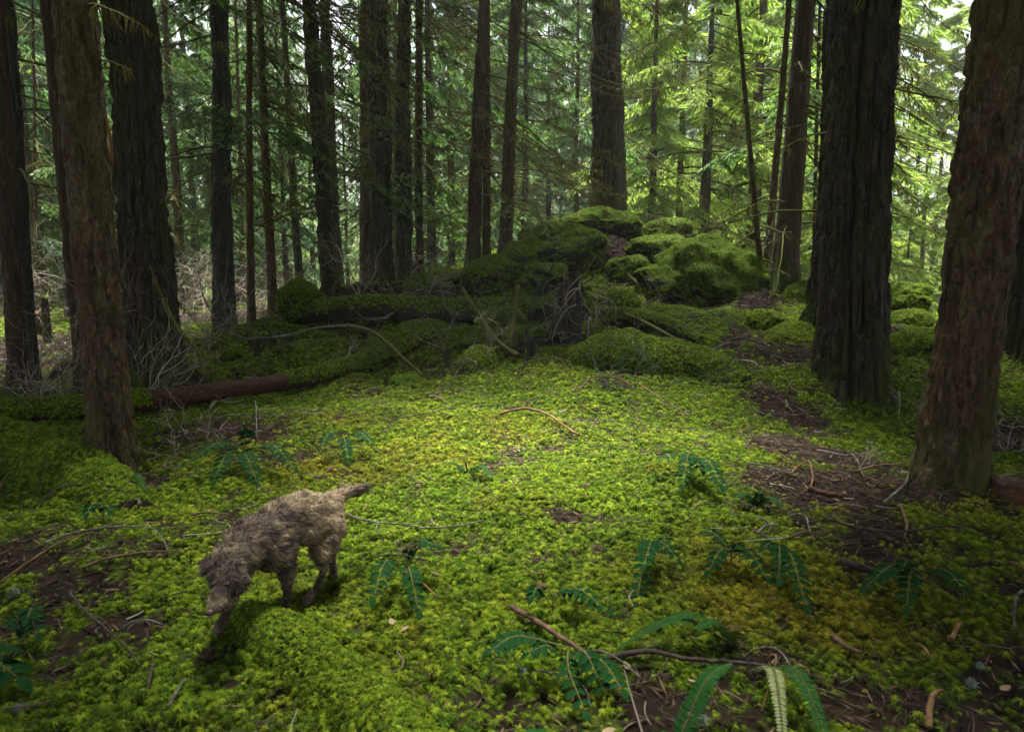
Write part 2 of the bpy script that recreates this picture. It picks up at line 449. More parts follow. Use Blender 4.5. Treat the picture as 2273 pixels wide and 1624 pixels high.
# ------------------------------------------------------------------ trees of the photograph (pixels of the base and of the axis at the top edge)
# name, kind, u_base, v_base, D, u_top(v=0), width at base above flare, width at top, flare, base seen?, label
TREES = [
 ('fir_tree', 'red', 38, 880, 8.0, -14, 40, 40, 1.25, 1, 'reddish trunk cut by the left picture edge, in front of a blue-grey trunk'),
 ('fir_tree', 'grey', 66, 838, 10.0, 16, 40, 36, 1.2, 1, 'blue-grey furrowed trunk just right of the reddish edge trunk at far left'),
 ('hemlock_tree', 'red', 194, 875, 8.8, 110, 46, 44, 1.2, 1, 'smooth red-brown trunk half hidden behind the near left trunk'),
 ('hemlock_tree', 'hemlock', 252, 1050, 4.9, 171, 92, 90, 1.14, 1, 'near left brown scaly trunk with an orange bark scar'),
 ('fir_tree', 'fir', 341, 853, 9.0, 295, 118, 110, 1.3, 1, 'thick dark furrowed trunk right behind the scarred brown trunk'),
 ('fir_tree', 'grey', 497, 770, 11.5, 488, 50, 38, 1.35, 1, 'straight grey-brown trunk with a flared foot, first right of the thick dark trunk'),
 ('hemlock_tree', 'hemlock', 558, 742, 12.5, 553, 19, 13, 1.2, 1, 'slim straight pole tree beside the flared grey-brown trunk'),
 ('hemlock_tree', 'hemlock', 608, 702, 14.0, 576, 22, 17, 1.2, 1, 'slim mossy trunk slanting up left, second pole right of the flared trunk'),
 ('hemlock_tree', 'grey', 665, 642, 17.0, 626, 21, 14, 1.2, 1, 'slim grey trunk slanting up left above the left end of the mossy log'),
 ('fir_tree', 'fir', 731, 637, 14.0, 689, 37, 34, 1.2, 1, 'dark trunk leaning left, its foot behind the mossy log'),
 ('fir_tree', 'grey', 748, 622, 18.0, 722, 30, 28, 1.1, 0, 'lighter grey trunk showing right behind the dark leaning trunk'),
 ('hemlock_tree', 'hemlock', 810, 592, 16.5, 806, 24, 22, 1.15, 0, 'dark slim trunk touching the left side of the thick furrowed centre-left trunk'),
 ('fir_tree', 'fir', 847, 615, 15.0, 841, 51, 48, 1.2, 0, 'thick furrowed upright trunk rising from the tangle of bare twigs'),
 ('fir_tree', 'pale', 872, 590, 23.0, 873, 15, 12, 1.1, 0, 'pale thin trunk seen between two dark upright trunks'),
 ('fir_tree', 'fir', 895, 610, 15.6, 896, 38, 35, 1.15, 0, 'black-brown upright trunk just left of a slim reddish pole'),
 ('hemlock_tree', 'red', 930, 602, 16.0, 929, 20, 17, 1.15, 1, 'slim reddish pole tree right of the black-brown trunk'),
 ('hemlock_tree', 'red', 1050, 580, 15.0, 1073, 33, 27, 1.15, 1, 'red-brown trunk leaning right, left one of the three beside the knoll'),
 ('hemlock_tree', 'red', 1079, 572, 16.0, 1083, 20, 15, 1.15, 0, 'narrow trunk standing between the two leaning red-brown trunks'),
 ('hemlock_tree', 'hemlock', 1120, 556, 15.0, 1146, 31, 25, 1.15, 0, 'dark leaning trunk, right one of the three left of the knoll'),
 ('fir_tree', 'fir', 1353, 484, 17.0, 1342, 76, 66, 1.22, 1, 'big dark fluted trunk standing on top of the mossy knoll'),
 ('sapling', 'branch', 1692, 634, 12.5, 1636, 13, 9, 1.05, 1, 'thin bare sapling leaning left beside the red cedar trunk'),
 ('hemlock_tree', 'hemlock', 1700, 628, 13.6, 1752, 18, 13, 1.1, 0, 'dark thin trunk crossing behind the red cedar trunk'),
 ('cedar_tree', 'cedar', 1737, 632, 12.5, 1785, 56, 42, 1.3, 1, 'red cedar with smooth fibrous bark leaning right, foot mossy'),
 ('sapling', 'branch', 1806, 630, 14.0, 1820, 10, 7, 1.05, 0, 'thin dark sapling between the red cedar and the big right trunk'),
 ('fir_tree', 'fir', 1842, 724, 10.2, 1878, 92, 84, 1.25, 1, 'mossy trunk mostly hidden at the left behind the biggest trunk'),
 ('fir_tree', 'fir', 1890, 882, 8.0, 1919, 146, 148, 1.16, 1, 'biggest trunk, dark and deeply cleft, right of the brown path'),
 ('hemlock_tree', 'hemlock', 2100, 1100, 4.4, 2250, 132, 148, 1.16, 1, 'near right leaning trunk with flaky lichen-spotted bark'),
 ('fir_tree', 'fir', 2290, 762, 9.0, 2335, 110, 104, 1.2, 1, 'dark trunk at the right picture edge behind the near leaning trunk'),
 ('birch_tree', 'pale', 1976, 560, 24.0, 1984, 8, 6, 1.0, 0, 'thin dark-barked tree in the bright gap touching the biggest trunk'),
 ('birch_tree', 'pale', 2052, 545, 36.0, 2082, 11, 8, 1.0, 0, 'thin pale birch glowing in the middle of the bright right gap'),
 ('hemlock_tree', 'hemlock', 78, 640, 18.0, 66, 10, 7, 1.0, 0, 'thin brown tree in the bright gap left of the red-brown trunk'),
 ('hemlock_tree', 'grey', 146, 640, 16.0, 122, 15, 12, 1.0, 0, 'blue-grey thin trunk low between the edge trunks and the red-brown trunk'),
 ('hemlock_tree', 'hemlock', 540, 650, 21.0, 522, 11, 8, 1.0, 0, 'faint thin trunk behind and left of the slim straight pole'),
]

# ------------------------------------------------------------------ terrain: multiquadric surface through measured points
_cp = [(-3, 0, 0), (3, 0, 0), (0, 1, 0), (0, 3, 0), (-1.5, 3, 0), (1.5, 3, 0), (3.2, 3, 0), (-2, 5, -.02), (0, 5, 0), (2, 5, 0), (-4, 5, -.05), (4, 4, 0),
       (-0.3, 7, 0.02), (1.5, 7, .03), (-2.5, 7, 0), (-8, -5, 0), (8, -5, 0), (0, -12, 0), (-12, 3, -.1), (12, 3, 0), (-8, 8, 0),
       (2.5, 22, 0.9), (0, 25, 0.3), (-8, 25, 0.2), (8, 20, 0.0), (12, 14, -.5), (-14, 16, 0.1), (9, 15, 0.0), (7.6, 13.5, 0.6),
       (-40, 0, 0), (40, 0, -.5), (0, 45, 0.0), (-30, 35, 0), (30, 35, -.5), (0, 90, 3), (70, 70, 3), (-70, 70, 2), (90, 0, 2), (-90, 0, 2), (0, -60, 0), (0, 180, 14), (140, 140, 14), (-140, 140, 14)]
_cp_px = [(1750, 650, 12), (1740, 700, 11), (1650, 780, 9.5), (1700, 850, 8.2), (1500, 760, 9.8), (1275, 745, 11), (1100, 800, 9.5), (1000, 740, 11.5),
          (850, 810, 10), (650, 705, 12.5), (560, 742, 12), (420, 800, 10.5), (1350, 490, 16.3), (1150, 575, 14.5), (1600, 560, 15), (1200, 700, 12),
          (1400, 690, 12), (1000, 605, 15), (850, 628, 15.5), (750, 640, 14), (600, 702, 14), (2010, 690, 12), (2080, 720, 10.5), (2000, 890, 8),
          (2250, 760, 9.5), (50, 860, 8.5), (100, 755, 12), (100, 700, 17), (450, 690, 19), (560, 880, 8.2), (1900, 1000, 6.0), (1330, 900, 7.6)]
for n_, k_, ub, vb, D, ut, wb, wt, fl, seen, lab in TREES:
    if seen and D < 15:
        _cp_px.append((ub, vb, D))
CPTS = [tuple(p) for p in _cp]
for u, v, D in _cp_px:
    w = at(u, v, D)
    CPTS.append((w[0], w[1], w[2] - 0.02))
CPTS = np.array(CPTS)
_keep = []
for i in range(len(CPTS)):
    if all(np.hypot(*(CPTS[i, :2] - CPTS[j, :2])) > 0.7 for j in _keep):
        _keep.append(i)
CPTS = CPTS[_keep]
def _phi(d): return np.sqrt(d * d + 1.0)
_n = len(CPTS)
_d = np.hypot(CPTS[:, None, 0] - CPTS[None, :, 0], CPTS[:, None, 1] - CPTS[None, :, 1])
_A = np.zeros((_n + 3, _n + 3))
_A[:_n, :_n] = _phi(_d) - 0.05 * np.eye(_n)
_A[:_n, _n] = 1; _A[:_n, _n + 1:] = CPTS[:, :2]
_A[_n:, :_n] = _A[:_n, _n:].T
_W = np.linalg.solve(_A, np.concatenate([CPTS[:, 2], np.zeros(3)]))

# soft humps of the moss floor: pixel of the hump's foot, distance, radius along x, along y, height
HUMPS = []
for u, v, D, rx, ry, h in [(1300, 925, 7.3, .55, .5, .13), (1420, 915, 7.5, .5, .45, .10), (1680, 915, 7.7, .30, .3, .16), (1000, 960, 6.6, .9, .7, .06), (640, 960, 6.6, .9, .6, .08),
                           (1100, 1150, 4.2, .7, .5, .05), (1500, 1100, 4.6, .6, .5, .05), (300, 1250, 3.5, .5, .4, .06), (700, 800, 10.2, .9, .5, .22), (560, 800, 10.8, .8, .5, .2),
                           (1780, 870, 8.2, .5, .3, .12), (1990, 880, 7.7, .5, .4, .10), (960, 770, 10.8, .9, .5, .22), (1180, 760, 10.9, .8, .5, .15), (1560, 720, 10.8, .6, .5, .15),
                           (2130, 1130, 4.3, .5, .45, .07), (80, 1250, 3.6, .5, .5, .08), (1880, 900, 7.9, .9, .6, .10), (250, 870, 8.0, .8, .5, .06), (460, 850, 9.2, .7, .4, .1)]:
    w = at(u, v, D)
    HUMPS.append((w[0], w[1], rx, ry, h * (1.5 if D > 8 else 1.0)))

def hgt(x, y):
    x = np.atleast_1d(np.asarray(x, float)); y = np.atleast_1d(np.asarray(y, float))
    out = np.empty_like(x)
    for s in range(0, len(x), 40000):
        xs, ys = x[s:s + 40000], y[s:s + 40000]
        d = np.hypot(xs[:, None] - CPTS[None, :, 0], ys[:, None] - CPTS[None, :, 1])
        out[s:s + 40000] = _phi(d) @ _W[:_n] + _W[_n] + _W[_n + 1] * xs + _W[_n + 2] * ys
    for hx, hy, rx, ry, h in HUMPS:
        out += h * np.exp(-((x - hx) / rx) ** 2 - ((y - hy) / ry) ** 2)
    r = np.hypot(x, y)
    near = np.exp(-(r / 40) ** 2)
    out += near * (0.20 * (fbm2(x, y, 0.55, 3, 5) - 0.5) + 0.14 * (fbm2(x, y, 1.9, 3, 9) - 0.5) * (0.35 + sstep(5, 9, y)))
    return out

def h1(x, y): return float(hgt([x], [y])[0])

def ground(u, v, far=60.0):
    """where the ray through that pixel meets the ground"""
    d = ray(u, v)
    t = np.geomspace(1.0, far, 500)
    P = np.array([0, 0, CAM_H])[None] + d[None] * t[:, None]
    below = P[:, 2] < hgt(P[:, 0], P[:, 1])
    i = int(np.argmax(below)) if below.any() else len(t) - 1
    a, b = t[max(i - 1, 0)], t[i]
    for _ in range(12):
        m = (a + b) / 2; q = np.array([0, 0, CAM_H]) + d * m
        if q[2] < h1(q[0], q[1]): b = m
        else: a = m
    q = np.array([0, 0, CAM_H]) + d * b
    return np.array([q[0], q[1], h1(q[0], q[1])])

def to_px(x, y, z):
    """pixel reading of world points, used only to draw masks of measured ground patches"""
    dy = y * CP_ - (z - CAM_H) * SP_
    up = y * SP_ + (z - CAM_H) * CP_
    return PW / 2 + FPX * x / dy, PH / 2 - FPX * up / dy

# bare, needle-covered patches of the floor, measured as ground ellipses: pixel centre, radii in metres, strength
BARE = []
for u, v, rx, ry, s in [(1730, 790, .6, 1.2, 1.0), (1740, 900, .42, .8, 1.0), (1785, 1000, .46, .7, 1.05), (1800, 1075, .55, .33, 1.1), (1900, 1090, .62, .36, 1.1), (1960, 1180, .35, .25, .6),
                        (2000, 1280, .4, .3, .55), (2100, 1450, .4, .3, .55), (1950, 1580, .45, .25, .65), (1500, 1560, .40, .22, .9), (1650, 1480, .35, .2, .7), (2230, 980, .9, .8, .75), (2200, 1330, .4, .3, .45),
                        (1260, 1145, .13, .12, .9), (950, 1230, .22, .16, .7), (130, 1330, .3, .25, .75), (60, 1220, .3, .3, .9), (230, 1400, .3, .2, .6), (480, 960, .7, .4, .7), (400, 1000, .4, .3, .7),
                        (1180, 1620, .3, .2, .7), (1300, 760, .8, .6, .8), (1700, 660, .7, .5, .9), (1330, 800, .5, .4, .6), (60, 1480, .25, .2, .7), (1160, 1555, .25, .15, .6),
                        (300, 1060, .5, .25, .5), (450, 700, 2.5, 2.5, .7), (120, 780, 1.5, 2.5, .6), (1400, 540, .8, .8, .9), (1650, 760, .6, .5, .7), (820, 640, 2.0, 1.2, .6)]:
    w = ground(u, v)
    BARE.append((w[0], w[1], rx, ry, s))
# olive-yellow patches of moss, and where the moss is freshest green
OLIVE = []
for u, v, rx, ry, s in [(900, 960, 1.3, .8, .42), (1000, 1040, 1.0, .5, .36), (700, 1040, .8, .4, .35), (1700, 1330, .5, .3, .6), (1560, 1260, .4, .25, .45), (1650, 1400, .4, .25, .5), (1350, 1180, .5, .3, .3), (1850, 1380, .4, .3, .45)]:
    w = ground(u, v)
    OLIVE.append((w[0], w[1], rx, ry, s))

def bare(x, y):
    b = np.zeros_like(x)
    for cx, cy, rx, ry, s in BARE:
        b = np.maximum(b, s * np.exp(-(((x - cx) / rx) ** 2 + ((y - cy) / ry) ** 2) ** 1.5))
    return b

def moss_cover(x, y):
    n = fbm2(x, y, 1.1, 4, 21); n2 = fbm2(x, y, 6.0, 3, 33)
    n3 = fbm2(x, y, 17.0, 2, 35)
    c = 0.92 - 1.25 * bare(x, y) + 1.8 * (n - 0.5) + 1.9 * (n2 - 0.5) + 1.3 * (n3 - .5)
    side = np.clip((np.abs(x + 0.1) - 1.1 - 0.12 * y) / 1.6, 0, 1) * np.clip((7 - y) / 3, 0, 1) * (x > 0)
    c -= 0.30 * side
    c -= 0.42 * sstep(7.6, 9.5, y) * sstep(.40, .62, fbm2(x, y, 1.4, 4, 91))
    return np.clip(c, 0, 1)

def olive(x, y):
    b = np.zeros_like(x)
    for cx, cy, rx, ry, s in OLIVE:
        b = b + s * np.exp(-((x - cx) / rx) ** 2 - ((y - cy) / ry) ** 2)
    n = fbm2(x, y, 1.7, 4, 55)
    m = fbm2(x, y, 5.0, 3, 57)
    dull = .45 * np.clip((x - 1.0) / 1.2, 0, 1) * np.clip((6 - y) / 2, 0, 1)
    return np.clip(b * (0.6 + 0.9 * n) + 1.3 * (n - 0.56) + 1.5 * np.clip(m - .56, 0, 1) + dull, 0, 0.9)

def build_ground():
    az = np.concatenate([np.linspace(-np.pi, R(-46), 40, endpoint=False), np.linspace(R(-46), R(46), 460, endpoint=False), np.linspace(R(46), np.pi, 40, endpoint=False)])
    rad = np.concatenate([np.geomspace(0.25, 22, 330), np.geomspace(23, 260, 60)])
    A, Rr = np.meshgrid(az, rad)
    x, y = (Rr * np.sin(A)).ravel(), (Rr * np.cos(A)).ravel()
    z = hgt(x, y)
    r = np.hypot(x, y)
    det = np.exp(-(r / 14) ** 2)
    z = z + det * (0.035 * (fbm2(x, y, 11, 3, 71) - 0.5))
    na, nr = len(az), len(rad)
    i = np.arange(nr - 1)[:, None] * na; k = np.arange(na)[None]; k2 = (k + 1) % na
    q = np.stack([i + k, i + na + k, i + na + k2, i + k2], -1).reshape(-1, 4)
    v = np.stack([x, y, z], 1)
    c = len(v)
    v = np.concatenate([v, [[0, 0, h1(0, 0)]]])
    t = np.stack([np.full(na, c), np.arange(na), (np.arange(na) + 1) % na], 1)[:, [0, 2, 1]]
    tint = np.append(sstep(0.25, 0.75, moss_cover(x, y)), 1.0)
    g = Geo().add(v, q, t, tint)
    tag(link('ground', g.mesh('ground', M['soil'])), kind='structure')

# ------------------------------------------------------------------ moss made of small feathery tufts
def tufts(P, N, rad, nf, rng, tint, tall=1.0):
    """star-shaped tufts of drooping fronds: returns verts, quads, tris, attr"""
    n = len(P)
    N = unit(N)
    ref = np.where(np.abs(N[:, 2:3]) < 0.9, np.array([0, 0, 1.0]), np.array([1.0, 0, 0]))
    T = unit(np.cross(N, ref)); B = np.cross(N, T)
    ang = (np.arange(nf)[None] * 2 * np.pi / nf + rng.uniform(0, 6.28, (n, 1)) + rng.normal(0, .25, (n, nf)))
    d = np.cos(ang)[..., None] * T[:, None] + np.sin(ang)[..., None] * B[:, None]
    side = np.cross(np.broadcast_to(N[:, None], d.shape), d)
    L = rad[:, None] * rng.uniform(.6, 1.2, (n, nf))
    h = rad[:, None] * rng.uniform(.6, 1.25, (n, 1)) * tall
    up0 = h * rng.uniform(.75, 1.0, (n, nf))
    up1 = h * rng.uniform(.60, 1.0, (n, nf))
    up2 = h * rng.uniform(-.15, .55, (n, nf))
    w1 = L * rng.uniform(.085, .17, (n, nf)) * (9.0 / (nf + 1.0)) ** .75
    Pn, Nn = P[:, None], N[:, None]
    a = Pn + Nn * up0[..., None] + d * (0.04 * L)[..., None]
    b = Pn + Nn * up1[..., None] + d * (0.52 * L)[..., None]
    c = Pn + Nn * up2[..., None] + d * L[..., None]
    s0, s1 = side * (w1 * .5)[..., None], side * w1[..., None]
    V = np.stack([a - s0, a + s0, b - s1, b + s1, c], 2).reshape(-1, 3)
    base = np.arange(n * nf)[:, None] * 5
    q = base + np.array([[0, 1, 3, 2]]); t = base + np.array([[2, 3, 4]])
    rnd = (rng.uniform(0, 1, (n, 1, 1)) * .8 + rng.uniform(0, .2, (n, nf, 1)) + np.array([.06, .06, .0, .0, -.12])[None, None]).ravel()
    return V, q, t, np.repeat(tint, nf * 5), rnd

DOG_AT = ground(610, 1370)

def build_moss():
    rng = np.random.default_rng(4)
    g = Geo()
    half = 0.80
    for y0, y1, dens, r0, nf in [(1.3, 3.2, 4700, .0180, 22), (3.2, 5.2, 3700, .0190, 13), (5.2, 8.2, 2500, .0225, 8), (8.2, 12.5, 1700, .026, 6), (12.5, 20, 520, .045, 5), (20, 34, 50, .12, 5)]:
        wide = 1.3
        area = half * (y1 ** 2 - y0 ** 2) + 2 * wide * (y1 - y0)
        n = int(area * dens)
        y = np.sqrt(rng.uniform(y0 ** 2, y1 ** 2, n)); x = rng.uniform(-1, 1, n) * (half * y + wide)
        c = moss_cover(x, y)
        k = rng.uniform(0, 1, n) < c ** 1.3
        x, y, c = x[k], y[k], c[k]
        z = hgt(x, y)
        e = 0.03
        nx, ny = -(hgt(x + e, y) - z) / e, -(hgt(x, y + e) - z) / e
        N = np.stack([nx, ny, np.ones_like(nx)], 1) + rng.normal(0, .22, (len(x), 3))
        clump = fbm2(x, y, 13, 3, 77)
        lift = (0.030 * sstep(.3, .7, clump) + rng.uniform(-.016, .012, len(x))) * np.exp(-(y / 12) ** 2)
        g0 = DOG_AT
        lift = lift * (1 - .85 * np.exp(-((x - g0[0]) / .32) ** 2 - ((y - g0[1]) / .32) ** 2))
        r = r0 * np.clip(rng.lognormal(-.04, .27, len(x)), .45, 1.7) * (0.75 + 0.35 * c)
        tint = np.clip(olive(x, y) + .25 * rng.uniform(-1, 1, len(x)) * 1 + .12 * (1 - c), 0, 1)
        g.add(*tufts(np.stack([x, y, z + lift - 0.006], 1), N, r, nf, rng, tint))
    tag(link('moss', g.mesh('moss', M['moss'], False)), 'feathery yellow-green moss carpet covering the clearing floor', 'moss', kind='stuff')
# ------------------------------------------------------------------ trunks
FURROW = {'fir': (0.075, 9.0, .20), 'hemlock': (0.030, 13.0, .30), 'grey': (0.045, 8.0, .18), 'cedar': (0.022, 12.0, .04), 'red': (0.026, 10.0, .12), 'pale': (0.02, 6.0, .4), 'branch': (0.02, 6.0, .4)}

def clump_warp(Q, seed):
    return np.stack([vnoise(Q * 9 + 5.1 * k, seed + 20 + k) - .5 for k in range(3)], 1)

def trunk_geo(base, top_dir, r0, r1, H, kind, seed, flare=1.2, sides=48, step=0.05, lobes=0.0, scar=None, zfine=5.0):
    """rugged tapered trunk along a straight axis with a flared, buttressed foot"""
    zs = np.concatenate([np.arange(-0.35, zfine, step), np.linspace(zfine, H, 26)[1:]])
    a = np.linspace(0, 2 * np.pi, sides, endpoint=False)
    Z, A = np.meshgrid(zs, a, indexing='ij')
    rr = r0 + (r1 - r0) * np.clip(Z / 5.0, 0, 1)
    rr = np.where(Z > 5, r1 * np.clip(1 - (Z - 5) / (H - 4.5), 0.03, 1), rr)
    fh = 2.2 * r0 + 0.12
    fl = (flare - 1) * np.exp(-np.maximum(Z, -.1) / fh * 1.6) * 1.6
    ph = np.random.default_rng(seed).uniform(0, 6.28, 4)
    butt = 0.5 + 0.5 * np.cos(A * 5 + ph[0] + .6 * np.cos(A * 2 + ph[1]))
    rr = rr * (1 + fl * (0.45 + 0.9 * butt))
    if lobes:
        rr = rr * (1 - lobes * np.exp(-((np.mod(A - 4.22 + .10 * np.sin(Z * .9) + np.pi, 2 * np.pi) - np.pi) / .085) ** 2)
                   - .5 * lobes * np.exp(-((np.mod(A - 4.62 + .08 * np.sin(Z * 1.3) + np.pi, 2 * np.pi) - np.pi) / .06) ** 2) - .5 * lobes * np.exp(-((np.mod(A - 3.9 + np.pi, 2 * np.pi) - np.pi) / .12) ** 2))
    dep, sc, zsc = FURROW[kind]
    Q = np.stack([np.cos(A) * r0, np.sin(A) * r0, Z * zsc], -1).reshape(-1, 3)
    warp = (fbm(Q * sc * .4 + 11, 2, seed) - .5) * .8
    n1 = np.abs(2 * vnoise(Q * sc + warp[:, None], seed + 3) - 1)
    n1b = np.abs(2 * vnoise(Q * sc * 1.9 + warp[:, None] * 1.5 + 9, seed + 4) - 1)
    fur = np.maximum(1 - n1 / .42, .75 * (1 - n1b / .40)).clip(0, 1)
    n2 = fbm(np.stack([Q[:, 0], Q[:, 1], Q[:, 2] / zsc * .5], 1) * sc * 2.6, 3, seed + 8) - .5
    big = fbm(np.stack([Q[:, 0] * 1.6, Q[:, 1] * 1.6, Z.ravel() * .45], 1), 3, seed + 5) - .5
    fl_ = vnoise(np.stack([Q[:, 0], Q[:, 1], Q[:, 2] / zsc * .55], 1) * (26 if kind == 'hemlock' else 18) + 1.5 * clump_warp(Q, seed), seed + 12)
    disp = -dep * fur + dep * .6 * n2 + .12 * r0 * big + (.016 if kind in ('hemlock', 'fir', 'grey') else .005) * (np.floor(fl_ * 5) / 5 + .35 * fl_)
    disp = disp.reshape(Z.shape) * min(1.0, r0 / .2)
    rr = np.maximum(rr + disp * np.clip((H - Z) / 4, 0, 1), 0.006)
    sway = (fbm(np.stack([Z[:, 0] * .35, np.full(len(zs), seed * 1.7), np.zeros(len(zs))], 1), 2, seed) - .5) * r0 * .5
    ax = np.asarray(base)[None] + np.asarray(top_dir)[None] * zs[:, None] + np.stack([sway, sway * .5, 0 * sway], 1)
    V = ax[:, None] + np.stack([np.cos(A) * rr, np.sin(A) * rr, 0 * rr], -1)
    n, s = Z.shape
    i = np.arange(n - 1)[:, None] * s; k = np.arange(s)[None]; k2 = (k + 1) % s
    q = np.stack([i + k, i + k2, i + s + k2, i + s + k], -1).reshape(-1, 4)
    mossy = .75 * sstep(.75, .1, Z.ravel() / (fh * 1.4 + .25) + 1.9 * (fbm(Q * 7 + 5, 4, seed) - .42))
    return V.reshape(-1, 3), q, mossy

def strands(roots, length, rng, w=0.006, hang=1.0):
    """hanging moss: thin tapering triangles below the roots"""
    n = len(roots)
    L = length * rng.uniform(.3, 1.3, n)
    tip = roots + np.stack([rng.normal(0, .18, n) * L, rng.normal(0, .18, n) * L, -L * hang], 1)
    a = rng.uniform(0, 6.28, n)
    s = np.stack([np.cos(a), np.sin(a), 0 * a], 1) * (w * rng.uniform(.6, 1.5, n))[:, None]
    V = np.stack([roots - s, roots + s, tip], 1).reshape(-1, 3)
    return V, np.arange(n * 3).reshape(-1, 3)

def spray_quads(P, D, L, W, rng, droop=0.5):
    """flat pointed sprays hanging off points P along D"""
    n = len(P)
    D = unit(D + np.array([0, 0, -1.0]) * droop * rng.uniform(.3, 1.3, (n, 1)) + rng.normal(0, .22, (n, 3)))
    S = unit(np.cross(D, np.array([0, 0, 1.0]) + rng.normal(0, .35, (n, 3))))
    L = (L * rng.uniform(.55, 1.3, n))[:, None]; W = (W * rng.uniform(.7, 1.3, n))[:, None]
    m = P + D * L * .45
    V = np.stack([P, m + S * W, P + D * L, m - S * W], 1).reshape(-1, 3)
    return V, np.arange(n * 4).reshape(-1, 4)

def live_branch(base, az, L, rise, droop, rng, gf, gw, spray_l, spray_w, m=9, per=5, r0=.02, wide=.38, sub=True, dense=2):
    """one green conifer branch: axis, side branchlets, sprays"""
    s = np.linspace(0, 1, 9)
    out = np.array([math.cos(az), math.sin(az), 0]); sd = np.array([-out[1], out[0], 0])
    wig = rng.normal(0, .03, 9).cumsum() * L * .3
    ax = base + np.outer(s * L, out) + np.outer(wig, sd) + np.outer(L * (rise * s - droop * s * s), [0, 0, 1])
    v, q, t = tube(ax, r0 * (1 - .85 * s), 4, False)
    gw.add(v, q)
    bP, bD = [], []
    for k in range(m):
        for sg in (-1, 1):
            u = .18 + .82 * (k + rng.uniform(0, .8)) / m
            p0 = np.array([np.interp(u, s, ax[:, c]) for c in range(3)])
            l = L * wide * (1.12 - u) * rng.uniform(.6, 1.25)
            d = unit(out * .75 + sd * sg * rng.uniform(.6, 1.2) + np.array([0, 0, -.25]))
            tt = np.linspace(0.12, 1, per)[:, None]
            pts = p0 + d * l * tt + np.array([0, 0, -1]) * l * .35 * tt ** 2
            bP.append(pts); bD.append(np.broadcast_to(d, pts.shape))
            if sub:
                pp = np.concatenate([p0[None], pts[[per // 2, -1]]])
                v, q, t = tube(pp, r0 * np.array([.35, .25, .12]), 3, False); gw.add(v, q)
    P, Dv = np.concatenate(bP), np.concatenate(bD)
    for kk in range(dense):
        sgn = rng.choice([-1, 1], len(P))[:, None]
        dv = unit(Dv + np.cross(Dv, [0, 0, 1.0]) * sgn * rng.uniform(.2, .9, (len(P), 1)))
        V, Q = spray_quads(P + rng.normal(0, .02, P.shape), dv, spray_l, spray_w, rng)
        gf.add(V, Q)

CROWN_MESHES = {}
def crown_variant(key, H, z0, Lmax, nb, spray_l, spray_w, mat, seed, m=9, per=5, droop=.35, skip=0.0):
    if key in CROWN_MESHES: return CROWN_MESHES[key]
    rng = np.random.default_rng(seed)
    gf, gw = Geo(), Geo()
    for i in range(nb):
        t = (i + rng.uniform(0, 1)) / nb
        if rng.uniform() < skip: continue
        z = z0 + (H - z0) * t ** .9
        L = Lmax * (1 - t) ** .65 * rng.uniform(.55, 1.1) + .35
        live_branch(np.array([0, 0, z]), rng.uniform(0, 6.28), L, rng.uniform(-.15, .2), droop * rng.uniform(.5, 1.4), rng, gf, gw, spray_l, spray_w, m, per, r0=.012 + .008 * L, dense=3 if key[0] == 'far' else 2)
    CROWN_MESHES[key] = (gf.mesh('crown', M[mat], False), gw.mesh('limbs', M['branch']))
    return CROWN_MESHES[key]

def dead_branch(base, az, L, rise, droop, r0, rng, twigs=6, moss=1.0):
    """bare arching dead limb with side twigs and a fringe of hanging moss: returns Geo of wood, Geo of moss"""
    gw, gm = Geo(), Geo()
    s = np.linspace(0, 1, 12)
    out = np.array([math.cos(az), math.sin(az), 0]); sd = np.array([-out[1], out[0], 0])
    wig = rng.normal(0, .05, 12).cumsum() * L * .16
    curl = rng.choice([0, 0, .25]) * np.clip(s - .6, 0, 1) ** 2 * 4
    ax = base + np.outer(s * L, out) + np.outer(wig, sd) + np.outer(L * (rise * s - droop * s ** 1.6 + curl) + rng.normal(0, .008, 12).cumsum() * L, [0, 0, 1])
    v, q, t = tube(ax, r0 * (1 - .8 * s), 5, True)
    gw.add(v, q, t)
    allp = [ax]
    for k in range(twigs):
        u = rng.uniform(.2, .95); sg = rng.choice([-1, 1])
        p0 = np.array([np.interp(u, s, ax[:, c]) for c in range(3)])
        l = L * rng.uniform(.12, .38) * (1.2 - u)
        d = unit(out * rng.uniform(.3, 1.0) + sd * sg * rng.uniform(.3, 1.0) + np.array([0, 0, rng.uniform(-.7, .2)]))
        tt = np.linspace(0, 1, 6)[:, None]
        pts = p0 + d * l * tt + np.array([0, 0, -1]) * l * rng.uniform(-.1, .45) * tt ** 2 + rng.normal(0, .02, (6, 3)) * l * tt
        v, q, t = tube(pts, r0 * .42 * (1 - .75 * tt[:, 0]), 3, False); gw.add(v, q)
        allp.append(pts)
    if moss > 0:
        P = np.concatenate(allp)
        n = int(60 * moss * L)
        i = rng.integers(0, len(P) - 1, n); f = rng.uniform(0, 1, (n, 1))
        ok = np.linalg.norm(P[i] - P[i + 1], axis=1) < L * .25
        i, f = i[ok], f[ok]
        w = rng.uniform(.3, 1, len(i))
        V, T = strands(P[i] * (1 - f) + P[i + 1] * f, .10 * rng.uniform(.5, 1.4), rng, .008)
        gm.add(V, None, T)
    return gw, gm

def tree_base(row):
    name, kind, ub, vb, D, ut, wb, wt, fl, seen, lab = row
    b = at(ub, vb, D)
    z = h1(b[0], b[1])
    if not seen or D >= 15:
        b[2] = z
    else:
        b[2] = min(b[2], z + .05)
    tp = at(ut, 0, D)
    b0 = at(ub, vb, D)
    dirv = (tp - b0) / (tp[2] - b0[2])
    return b, dirv

